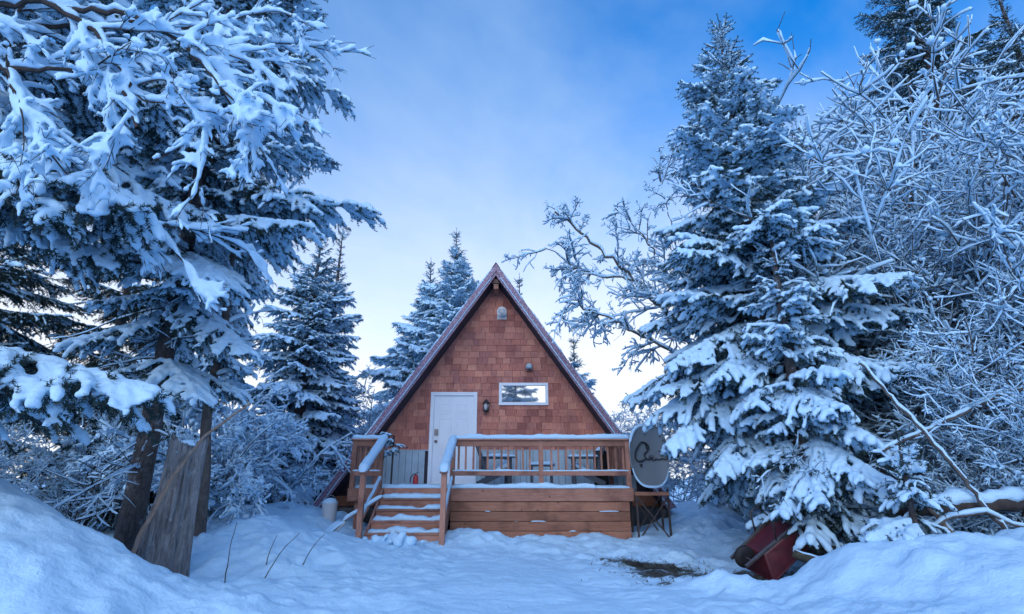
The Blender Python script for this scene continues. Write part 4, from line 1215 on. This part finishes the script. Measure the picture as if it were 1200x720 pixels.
spruce('dark spruce with separate snow pads just left of the cabin roof', -5.6, 14.6, 7.9, 2.45, 3, 'mid', z_lo=.4, dz=.30, per=6, prof=.8)
spruce('slender spruce top rising behind the dark spruce left of the cabin', -6.3, 18.5, 9.9, 2.0, 33, 'far', z_lo=.6, dz=.34, per=5)
spruce('tallest frosted spruce behind the left roof slope of the cabin', -2.35, 21.0, 11.2, 4.1, 4, 'far', z_lo=2.0, dz=.36, per=6, prof=.72)
spruce('frosted spruce standing left of the tallest one behind the cabin', -3.55, 22.3, 10.3, 3.9, 5, 'far', z_lo=2.0, dz=.36, per=6, prof=.72)
spruce('spruce tip peeking over the right roof slope near the ridge', .35, 22.5, 9.6, 1.5, 6, 'far', z_lo=4.0, dz=.36, per=5)
spruce('small pointed spruce behind the right roof slope of the cabin', 2.45, 21.0, 6.5, 2.1, 7, 'far', z_lo=1.0, dz=.3, per=6)
spruce('large full spruce with layered snowy boughs right of the satellite dish', 3.95, 8.3, 9.45, 2.55, 8, 'mid', z_lo=1.5, dz=.34, per=6, trunk=.15, prof=.56, clear=(190, 48, 2.7), kind_low='heavy', p_lo=-16, p_hi=46, low=.8,
       extra=[(3.0, 176, 2.1, -14), (2.7, 190, 2.1, -17), (3.5, 197, 1.9, -10), (2.1, 212, 1.8, -14), (1.9, 240, 1.8, -14)])
spruce('young spruce heavy with snow in front of the large right-hand spruce', 3.60, 6.95, 4.75, 1.15, 9, 'heavy', z_lo=.75, dz=.26, per=5, trunk=.10, prof=.7, p_lo=-20, p_hi=45, low=.7,
       extra=[(.95, 215, .75, -10), (1.35, 250, 1.0, -20), (1.6, 300, 1.2, -22), (2.2, 265, 1.0, -15)])
spruce('tall dark spruce behind the snowy thicket, top cut off by the frame', 11.4, 12.3, 17.0, 3.4, 10, 'thin', z_lo=1.0, dz=.55, per=5, prof=.55, low=.9)
spruce('dark spruce at the right edge beyond the thicket', 14.6, 12.8, 15.5, 3.0, 11, 'thin', z_lo=2.0, dz=.42, per=5, prof=.6, az_keep=(R(200), R(120)))
spruce('small spruce bowed under snow on the right-hand bank', 3.95, 5.75, .95, .72, 12, 'heavy', z_lo=.25, dz=.2, per=6, trunk=.03, p_lo=-18, p_hi=30, low=.9)
BG = 'dark spruces filling the wood behind'
spruce('dark spruce deep in the wood behind the stump', -7.6, 10.2, 6.6, 2.5, 13, 'thin', z_lo=.5, dz=.38, per=5, prof=.6, group=BG)
spruce('dark spruce at far left in the wood, behind the snow-laden one', -9.3, 9.0, 6.4, 2.8, 14, 'thin', z_lo=.3, dz=.40, per=5, prof=.6, group=BG)
spruce('spruce in the wood behind, left of the weeping snowy bushes', -8.8, 14.5, 11.5, 2.7, 15, 'far', z_lo=.5, dz=.42, per=5, prof=.7, group=BG)
spruce('dark spruce in the wood behind the right-hand thicket', 8.2, 11.5, 8.0, 2.6, 16, 'thin', z_lo=.4, dz=.38, per=5, prof=.6, group=BG)
spruce('dark spruce right of the fallen log, low in the thicket', 8.6, 8.6, 6.0, 2.3, 17, 'thin', z_lo=.3, dz=.36, per=5, prof=.6, group=BG)
spruce('dark spruce behind the large spruce on the right', 6.3, 10.6, 6.5, 2.2, 18, 'thin', z_lo=.3, dz=.36, per=5, prof=.6, group=BG)
# across the clearing behind the camera: seen only as reflections in the window
spruce('spruce across the clearing, mirrored in the cabin window', 0.25, -9.0, 9.6, 3.6, 19, 'mid', z_lo=3.0, dz=.42, per=5, group='spruces across the clearing')
spruce('spruce across the clearing left of the mirrored one', -6.0, -14.0, 9.0, 3.0, 20, 'far', z_lo=1.0, dz=.5, per=5, group='spruces across the clearing')

# slim grey trunk behind the stump
sl = thing('slim_alder', 'slim curved grey trunk rising just behind the weathered stump', 'tree', (-4.15, 7.75, gz(-4.15, 7.75) - .05))
rg = np.random.RandomState(61); out = []
P = np.array([(0.07, 0, -.4), (-.02, 0, .9), (-.12, 0, 1.5), (-.14, .02, 2.1), (-.10, .05, 2.9), (-.18, .05, 3.9), (-.05, 0, 5.2)])
MB().tube(resample(P, .2), np.linspace(.085, .035, len(resample(P, .2))), 10).build('trunk', 'alder', sl, smooth=True)
for k in range(14): 
    q = P[3] + (P[6] - P[3]) * rg.rand(); grow(rg, q, (rg.normal(), rg.normal(), .5), rg.uniform(.5, 1.3), .012, 1, out)
wd, sn = wood_and_snow(out, rg, .024)
wd.build('branches', 'alder', sl, smooth=True, fix=False); sn.build('snow', 'snow', sl, smooth=True, fix=False)['kind'] = 'stuff'

# leaning bare tree between the cabin and the large spruce
bt = thing('leaning_birch', 'bare leaning tree with snow-crusted branches reaching left over the cabin roof', 'tree', (5.2, 11.3, gz(5.2, 11.3) - .1))
rg = np.random.RandomState(77); out = []
b0 = np.array((5.2, 11.3, gz(5.2, 11.3) - .1))
limbs = [([(5.2, 11.3, 0), (4.6, 11.2, 2.2), (3.56, 11, 3.95), (2.67, 11, 5.15), (1.7, 10.95, 6.1), (.95, 10.9, 6.75)], .065, 26),
         ([(4.6, 11.2, 2.2), (3.9, 11.2, 4.4), (3.35, 11.3, 5.6), (2.95, 11.35, 6.5), (2.4, 11.4, 7.1)], .038, 14),
         ([(4.2, 11.1, 2.9), (3.2, 10.9, 3.6), (2.3, 10.8, 4.1), (1.5, 10.8, 4.5), (1.1, 10.8, 4.6)], .035, 18),
         ([(3.9, 11.2, 4.4), (3.75, 11.4, 5.8), (3.65, 11.5, 7.2), (3.5, 11.5, 8.0)], .022, 9),
         ([(2.67, 11, 5.15), (2.0, 11.1, 5.3), (1.3, 11.1, 5.55), (.75, 11, 5.9)], .025, 11)]
for pts, r, m in limbs:
    P = resample(np.array(pts, float), .15); P[1:-1] += rg.normal(0, .025, (len(P) - 2, 3)); P -= b0
    out.append((P, r, 0, 4.0)); t = np.gradient(P, axis=0); t /= np.linalg.norm(t, axis=1)[:, None]
    for k in range(m):
        i = int(len(P) * rg.uniform(.32, .99)); i = min(i, len(P) - 1)
        v = rg.normal(0, 1, 3); v[2] -= .25; v -= v.dot(t[i]) * t[i]; v /= np.linalg.norm(v)
        grow(rg, P[i], t[i] * .6 + v * .8, rg.uniform(.4, 1.15), .014, 1, out, turn=.22, grav=.12, kids=(9, 8, 3), klen=(.42, .48, .5), minL=.10)
wd, sn = wood_and_snow(out, rg, .0185, cover=.9, gap=.15, up=.8)
wd.build('branches', 'alder', bt, smooth=True, fix=False); sn.build('snow', 'snow', bt, smooth=True, fix=False)['kind'] = 'stuff'

# close alder limbs hanging in from the upper left, thickly loaded
al = thing('overhanging_alder', 'alder limbs thick with snow hanging in at the upper left corner', 'tree', (-6.2, 3.6, gz(-6.2, 3.6) - .1))
rg = np.random.RandomState(88); out = []
b0 = np.array((-6.2, 3.6, gz(-6.2, 3.6) - .1))
limbs = [([(-6.2, 3.6, .6), (-6.1, 3.7, 3.0), (-5.6, 3.8, 4.9), (-4.44, 4.0, 5.35), (-3.83, 4.0, 5.0), (-3.45, 4.0, 4.5), (-3.22, 4.0, 3.94)], .05, 11),
         ([(-4.3, 4.0, 5.28), (-3.6, 4.0, 5.2), (-3.0, 4.0, 4.85), (-2.55, 4.0, 4.35), (-2.2, 4.0, 4.02)], .026, 7),
         ([(-5.6, 3.8, 4.9), (-5.0, 3.9, 4.7), (-4.5, 4.0, 4.57), (-4.3, 4.0, 4.2), (-4.0, 4.0, 3.77)], .034, 11),
         ([(-4.5, 4.0, 4.57), (-4.1, 4.05, 4.6), (-3.6, 4.1, 4.55), (-3.3, 4.1, 4.3)], .022, 6),
         ([(-6.1, 3.7, 3.0), (-5.4, 4.2, 3.7), (-4.7, 4.6, 3.9), (-4.0, 4.9, 3.75), (-3.5, 5.0, 3.5)], .03, 8),
         ([(-4.5, 4.0, 4.57), (-4.6, 4.0, 5.0), (-4.55, 4.0, 5.6)], .02, 4),
         ([(-4.9, 4.2, 5.2), (-4.0, 4.6, 5.7), (-3.2, 4.8, 5.8), (-2.6, 4.9, 5.6)], .026, 7)]
for pts, r, m in limbs:
    P = resample(np.array(pts, float), .1); P[1:-1] += rg.normal(0, .012, (len(P) - 2, 3)); P -= b0
    out.append((P, r, 0, 3.0)); t = np.gradient(P, axis=0); t /= np.linalg.norm(t, axis=1)[:, None]
    for k in range(m):
        i = min(int(len(P) * rg.uniform(.35, .99)), len(P) - 1)
        v = rg.normal(0, 1, 3); v[2] -= .5; v -= v.dot(t[i]) * t[i]; v /= np.linalg.norm(v)
        grow(rg, P[i], t[i] * .85 + v * .55, rg.uniform(.6, 1.3), .009, 1, out, turn=.09, grav=.16, kids=(9, 7, 4), klen=(.55, .55, .55), ang=(18, 44), minL=.16)
wd, sn = wood_and_snow(out, rg, .026, cover=.9, gap=.03, steep=.6, up=1.0, levs=(1.0, 1.1, 1.0, .85), k=6, sk=(6, 6, 6, 5), part=.3)
wd.build('branches', 'twig', al, smooth=True, fix=False)
link('snow', fuse(sn, 'snow', 'snow', .021, 1, .007), al)['kind'] = 'stuff'

# the thicket on the right
TH_ = 'snow-covered alders of the right-hand thicket'
for (cls, x, y, s, rz, lab) in [
    ('tall_0', 5.75, 6.7, .85, .3, 'snow-coated alder nearest the fallen log'),
    ('tall_1', 6.3, 7.4, 1.2, 1.9, 'tall snow-coated alder in the middle of the right-hand thicket'),
    ('tall_0', 6.8, 8.0, 1.6, .9, 'highest snow-coated alder of the right-hand thicket'),
    ('tall_0', 6.9, 6.8, 1.2, 4.4, 'snow-coated alder cut off by the right edge'),
    ('tall_1', 6.6, 9.2, 1.65, 5.2, 'snow-coated alder rising just right of the large spruce'),
    ('tall_1', 8.2, 9.2, 1.9, .9, 'snow-coated alder at the back right of the thicket'),
    ('tall_0', 7.6, 10.2, 2.1, 2.2, 'snow-coated alder behind the middle of the thicket'),
    ('fine_0', 5.5, 6.9, .75, .4, 'fine-twigged snowy shrub above the fallen log'),
    ('fine_1', 6.5, 6.8, 1.0, 2.4, 'fine-twigged snowy shrub at the right edge, low down'),
    ('fine_0', 5.6, 7.7, .95, 3.6, 'fine-twigged snowy shrub between young spruce and thicket'),
    ('fine_1', 6.9, 7.4, 1.5, 0.2, 'tall fine frosted shrub near the right edge, mid height'),
    ('fine_0', 7.7, 8.3, 2.2, 5.4, 'tall fine frosted shrub at the right edge, reaching highest'),
    ('fine_1', 6.1, 8.4, 1.5, 2.9, 'tall fine frosted shrub just behind the young spruce top'),
    ('fine_0', 7.1, 9.6, 2.7, 3.9, 'tallest fine frosted shrub in the middle of the thicket'),
    ('fine_1', 8.9, 10.6, 3.0, 1.1, 'tall fine frosted shrub in front of the dark right-hand spruce'),
    ('bush_0', 4.8, 6.8, .5, 1.0, 'low snowy bush behind the right-hand bank'),
    ('bush_1', 5.6, 6.6, .6, 2.0, 'low snowy bush behind the fallen log'),
]: shrub(cls, lab, x, y, s, rz, TH_)
# fine brush behind the cabin and beside it
BR = 'snowy brush round the cabin'
for (cls, x, y, s, rz, lab) in [
    ('bush_0', -5.25, 9.9, 1.1, .2, 'weeping snow-laden bush between stump and cabin, nearest'),
    ('bush_1', -5.9, 10.6, 1.4, 1.2, 'weeping snow-laden bush behind the stump'),
    ('bush_0', -5.5, 11.9, 1.2, 2.6, 'weeping snow-laden bush just left of the cabin mound'),
    ('bush_1', -6.6, 11.8, 1.5, 4.0, 'large weeping snow-laden bush deep on the left'),
    ('fine_0', -6.6, 9.0, .75, 5.0, 'fine-twigged snowy bush behind the tall spruce trunk'),
    ('fine_1', -7.3, 7.6, .7, 2.0, 'fine-twigged snowy bush low at the left edge'),
    ('fine_1', -4.9, 17.0, 1.25, 1.0, 'twiggy frosted shrub against the sky left of the roof'),
    ('fine_0', -5.8, 20.0, 1.4, 2.0, 'twiggy frosted shrub farther back left of the roof'),
    ('fine_1', 4.4, 15.2, .95, .6, 'frosted shrub behind the satellite dish'),
    ('fine_0', 5.3, 14.0, 1.0, 1.6, 'frosted shrub right of the satellite dish'),
    ('bush_0', 4.9, 12.2, 1.0, 2.6, 'dense snowy bush right of the dish, at the foot of the bank'),
    ('bush_1', 5.0, 10.7, .6, .6, 'low snowy bush behind the wheelbarrow'),
    ('fine_1', 3.6, 18.0, 1.2, 3.6, 'frosted shrub far behind the right end of the roof'),
    ('bush_1', 5.6, 11.4, 1.1, 4.6, 'snowy bush under the large spruce boughs'),
]: shrub(cls, lab, x, y, s, rz, BR)

# ------------------------------------------------------------------ stump, leaning stick, logs
sx, sy = -3.82, 6.6
stp = thing('tree_stump', 'broad weathered grey stump leaning right beside the tall spruce trunk', 'stump', (sx, sy, 0))
n, k = 40, 96; V = []
rg = np.random.RandomState(4)
angs = np.linspace(0, 2 * math.pi, k, endpoint=False)
jag = 1.50 + .05 * np.sin(angs * 2 + .6) + .022 * rg.normal(0, 1, k)
GA, GU = np.meshgrid(np.arange(40) / 39.0, angs, indexing='ij')
GR = .17 * (fbm(np.cos(GU) * 4 + GA * .4, np.sin(GU) * 4 + GA * .3, 8, 4, .6)) + .05 * vnoise(np.cos(GU) * 11 + 30, np.sin(GU) * 11 + GA * 2, 5)
for i in range(n):
    u = i / (n - 1)
    for j, a in enumerate(angs):
        z = -.2 + (jag[j] + .2) * u
        fl = 1 + .16 * math.exp(-u * 7); r = .235 * fl * (1 - .20 * u) * (1 + .10 * math.sin(3 * a + 1) + .055 * math.sin(7 * a + u * 3) + .03 * math.sin(13 * a + 2 * u) + GR[i, j])
        V.append((.05 * u * 1.05 + r * math.cos(a) - .03, r * .9 * math.sin(a), z))
Q = [(i * k + j, i * k + (j + 1) % k, (i + 1) * k + (j + 1) % k, (i + 1) * k + j) for i in range(n - 1) for j in range(k)]
# hollow broken top
for q, (f, dz) in enumerate(((.8, -.05), (.4, -.14))):
    for j, a in enumerate(angs):
        p = np.array(V[(n - 1) * k + j]); c = np.array((.05 * 1.05 - .03, 0, p[2])); V.append(tuple(c + (p - c) * f + np.array((0, 0, dz))))
    b = (n + q) * k; Q += [((n - 1 + q) * k + j, (n - 1 + q) * k + (j + 1) % k, b + (j + 1) % k, b + j) for j in range(k)]
mb = MB(); mb.add(V, Q); mb.ng = [[(n + 1) * k + j for j in range(k)]]
mb.build('stump_wood', 'stump', stp, smooth=True)
snow_on(stp, [(-.10, -.03, 1.43), (.03, -.02, 1.46), (.16, -.03, 1.44)], .22, .05, 65, vary=.4)
for (a0, z0, z1, off) in ((-1.9, .25, 1.15, .02), (-1.2, .5, 1.35, .015), (-2.5, .1, .8, .02)):
    P = []
    for z in np.linspace(z0, z1, 8):
        u = (z + .2) / 1.7; r = .235 * (1 - .20 * u) * (1 + .16 * math.exp(-u * 7)); P.append((.05 * u * 1.05 - .03 + (r + off) * math.cos(a0), r * .9 * math.sin(a0) - off, z))
    mb = MB(); mb.tube(P, [.01, .025, .03, .03, .028, .03, .022, .008], 6); mb.build('bark_strip', 'stump', stp, smooth=True)

def stick(name, label, cat, pts, r0, r1, mat, snow=0, seed=1, group=None, bumps=.01, k=8, up=.8):
    P = resample(np.array(pts, float), .08); rg = np.random.RandomState(seed); P[1:-1] += rg.normal(0, bumps, (len(P) - 2, 3))
    base = P[0].copy(); root = thing(name, label, cat, tuple(base), group=group)
    MB().tube(P - base, np.linspace(r0, r1, len(P)), k).build('wood', mat, root, smooth=True)
    if snow:
        mb = MB(); rr = np.linspace(r0, r1, len(P)); lump = snow * rg.uniform(.7, 1.25, len(P)); Q = P - base + np.c_[0 * rr, 0 * rr, rr * .6 + lump * up * .6]
        mb.tube(Q, lump + rr * .35, 7, True, .8); mb.build('snow', 'snow', root, smooth=True)
    return root
stick('leaning_branch', 'long pale bare branch leaning across the front of the stump', 'branch', [(-4.0, 6.15, .12), (-3.82, 6.12, .62), (-3.6, 6.1, 1.12), (-3.35, 6.1, 1.52), (-2.93, 6.15, 1.88)], .03, .012, 'stick', bumps=.006)
stick('fallen_log', 'snow-topped fallen log lying across the right side of the thicket', 'log', [(3.95, 6.1, .76), (4.5, 6.0, .80), (5.1, 6.0, .83), (6.2, 6.0, .93)], .085, .075, 'twig', .07, 3)
stick('fallen_sapling', 'thin sapling slanting down rightwards through the thicket above the log', 'sapling', [(3.85, 5.95, 2.3), (4.25, 5.9, 1.7), (4.6, 5.85, 1.1), (4.9, 5.8, .5)], .016, .024, 'alder', .016, 5)
stick('fallen_sapling', 'snow-topped sapling sloping up to the right edge above the log', 'sapling', [(4.0, 6.15, 1.35), (4.6, 6.15, 1.6), (5.2, 6.15, 1.85), (6.1, 6.15, 2.2)], .02, .03, 'alder', .018, 6)
stick('bent_branch', 'bent snowy branch arching over the right-hand bank', 'branch', [(4.1, 5.9, .55), (4.4, 5.85, .72), (4.75, 5.8, .74), (5.1, 5.75, .60), (5.5, 5.7, .45)], .022, .012, 'alder', .022, 7)
stick('broken_branch', 'short upright broken branch in front of the fallen log', 'branch', [(4.45, 5.95, .55), (4.3, 5.95, .75), (4.15, 5.95, .88)], .03, .035, 'stick', .02, 8)
stick('mossy_log', 'mossy short log lying right of the wheelbarrow, front one', 'log', [(3.08, 6.5, .30), (3.28, 6.35, .24), (3.45, 6.2, .18)], .05, .045, 'moss', .008, 9)
stick('mossy_log', 'mossy snow-topped log pointing away behind the front one', 'log', [(3.4, 6.8, .36), (3.65, 6.6, .32), (3.9, 6.4, .3)], .055, .05, 'moss', .022, 10)
rg = np.random.RandomState(31)
for (x, y, dx, l, lab) in ((-2.75, 6.6, .35, .55, 'long thin bare twig poking from the snow right of the stump'), (-2.55, 7.2, .25, .4, 'short thin twig poking from the snow, nearest the steps'), (-2.85, 6.9, .08, .4, 'upright thin twig in the snow right of the stump'), (-3.05, 6.4, .02, .75, 'straight thin stalk close beside the stump')):
    z = gz(x, y); stick('bare_twig', lab, 'twig', [(x, y, z - .08), (x + dx * .5, y, z + l * .45), (x + dx, y + .05, z + l * .8)], .007, .003, 'twig', bumps=.004, k=5)
for (x, y, dx, l, lab) in ((-4.35, 6.3, -.1, .6, 'thin bare stalk left of the tall spruce trunk'), (-4.6, 6.1, -.25, .5, 'thin slanting stalk at the left edge of the trunk hollow'), (-4.9, 6.2, .1, .55, 'thin dark stalk in the snow farthest left')):
    z = gz(x, y); stick('bare_twig', lab, 'twig', [(x, y, z - .08), (x + dx * .4, y, z + l * .5), (x + dx, y, z + l)], .006, .003, 'twig', bumps=.006, k=5)

# fine dead branches low on the trunks, left and right
def dead_branches(label, x, y, z0, z1, n, seed, az, r):
    rg = np.random.RandomState(seed); out = []
    root = thing('dead_branches', label, 'branches', (x, y, z0))
    for i in range(n):
        a = R(rg.uniform(*az)); grow(rg, (0, 0, rg.uniform(0, z1 - z0)), (math.cos(a), math.sin(a), rg.uniform(-.35, .1)), rg.uniform(.6, r), .012, 1, out, kids=(9, 6, 3), klen=(.4, .5, .5))
    wd, sn = wood_and_snow(out, rg, .008, cover=.6)
    wd.build('twigs', 'twig', root, smooth=True, fix=False); sn.build('snow', 'snow', root, smooth=True, fix=False)['kind'] = 'stuff'
dead_branches('tangle of fine dead branches low on the tall left spruce', -4.68, 7.2, .7, 3.4, 24, 5, (100, 330), 1.7)
dead_branches('tangle of fine dead branches under the young spruce', 3.62, 7.0, .5, 1.5, 14, 6, (180, 360), .9)

# ------------------------------------------------------------------ wheelbarrow, upside down
wb = thing('wheelbarrow', 'red wheelbarrow tipped upside down under the young spruce', 'wheelbarrow', (3.0, 7.0, .37), scale=.78)
wb.rotation_euler = Euler((R(14), R(-36), R(6)), 'XYZ')
# local x along the barrow from wheel (-) to handles (+); upside down: frame on top, tray below
wh = MB(); wh.tube([(-.42, .05 * s, .06) for s in (-1, -.8, -.3, .3, .8, 1)], [.09, .145, .16, .16, .145, .09], 28)
wheel = wh.build('wheel', 'rubber', wb, smooth=True)
MB().tube([(-.42, -.06, .06), (-.42, .06, .06)], .075, 20).build('rim', 'black', wheel)
MB().tube([(-.42, -.20, .06), (-.42, .20, .06)], .012, 8).build('axle', 'steel', wb)
for s in (-1, 1):
    MB().bar((-.55, s * .17, .055), (.62, s * .27, .055), .04, .045).build('rail', 'steel', wb, bevel=.004)
    MB().tube([(.05, s * .23, .07), (.16, s * .25, .34), (.30, s * .25, .34), (.40, s * .25, .07)], .014, 8).build('leg', 'rust', wb, smooth=True)
A = [(-.22, -.21, .03), (.44, -.27, .03), (.44, .27, .03), (-.22, .21, .03)]; B = [(-.38, -.33, -.30), (.58, -.36, -.24), (.58, .36, -.24), (-.38, .33, -.30)]
mb = MB(); mb.add(A + B, [(0, 1, 2, 3), (0, 4, 5, 1), (1, 5, 6, 2), (2, 6, 7, 3), (3, 7, 4, 0)])
tray = mb.build('tray', 'red', wb, bevel=.02); so = tray.modifiers.new('t', 'SOLIDIFY'); so.thickness = .012; so.offset = 0
P = B + [B[0]]; MB().tube(resample(np.array(P), .05), .012, 8, False).build('tray_rim', 'red', wb, smooth=True)

# dead grass and litter showing through where the snow was scuffed away
rg = np.random.RandomState(21); V, T = [], []
for cx, cy, sx_, sy_ in BARE:
    for i in range(900):
        x = cx + rg.normal(0, sx_ * .5); y = cy + rg.normal(0, sy_ * .5); 
        a = rg.uniform(0, 6.28); l = rg.uniform(.05, .15); h = rg.uniform(.0, .05)
        V.append((x, y, a, l, h))
V = np.array(V); Z = ground_z(V[:, 0], V[:, 1]) + .004
dx, dy = np.cos(V[:, 2]), np.sin(V[:, 2])
p0 = np.c_[V[:, 0] - dy * .006, V[:, 1] + dx * .006, Z]; p1 = np.c_[V[:, 0] + dy * .006, V[:, 1] - dx * .006, Z]
p2 = np.c_[V[:, 0] + dx * V[:, 3], V[:, 1] + dy * V[:, 3], Z + V[:, 4]]
mb = MB(); mb.add(np.stack([p0, p1, p2], 1).reshape(-1, 3), None, np.arange(3 * len(V)).reshape(-1, 3))
o = mb.build('dead_grass', 'grass', fix=False); tag(o, 'flattened dead grass where the snow is scuffed away by the wheelbarrow', 'grass', kind='stuff')

# lumps of snow thrown up along the cleared approach
def clump_mesh(seed):
    rg = np.random.RandomState(seed); mb = MB()
    for i in range(34):
        c = rg.normal(0, .075, 3); c[2] = abs(c[2]) * .45 - .02; q = rg.uniform(.35, 1.0) * (1.1 - np.hypot(c[0], c[1]) * 2.5)
        if q < .2: continue
        mb.tube([c + (0, 0, -.05 * q), c + (0, 0, -.035 * q), c, c + (.01 * rg.normal(), .01 * rg.normal(), .035 * q), c + (0, 0, .05 * q)], np.array([.01, .04, .055, .04, .01]) * q, 6)
    return fuse(mb, 'snow_clump', 'snow', .012, 1)
cl = [clump_mesh(i) for i in range(4)]
rg = np.random.RandomState(15)
spots = [(-2.05, 9.25, 1.5, 'snow clump at the foot of the steps, left'), (-1.75, 9.15, 1.9, 'biggest snow clump at the foot of the steps'), (0.02, 10.45, .9, 'small snow clump standing against the deck skirt')]
for (x, y, s, lab) in spots:
    o = link('snow_clump', cl[rg.randint(4)]); o.location = (x, y, gz(x, y)); o.scale = (s,) * 3; o.rotation_euler = (0, 0, rg.uniform(0, 6)); tag(o, lab, 'snow', 'snow clumps by the deck')

# bundle of fir sprigs with snow on the top post of the steps
fb = thing('fir_bundle', 'dark bundle of fir sprigs with snow tied behind the left stair post', 'greenery', (-2.32, 11.0, DZ + .02))
rg = np.random.RandomState(3)
MB().tube([(0, 0, 0), (.0, 0, .5), (0, 0, .95)], .018, 8).build('stake', 'black', fb)
for k in range(10): add_bough(fb, 'heavy', .95 - .035 * k, rg.uniform(0, 6.28), .26, R(rg.uniform(-30, 35)), rg)
snow_on(fb, [(.05, -.02, .3), (.05, -.02, .62)], .05, .03, 5)
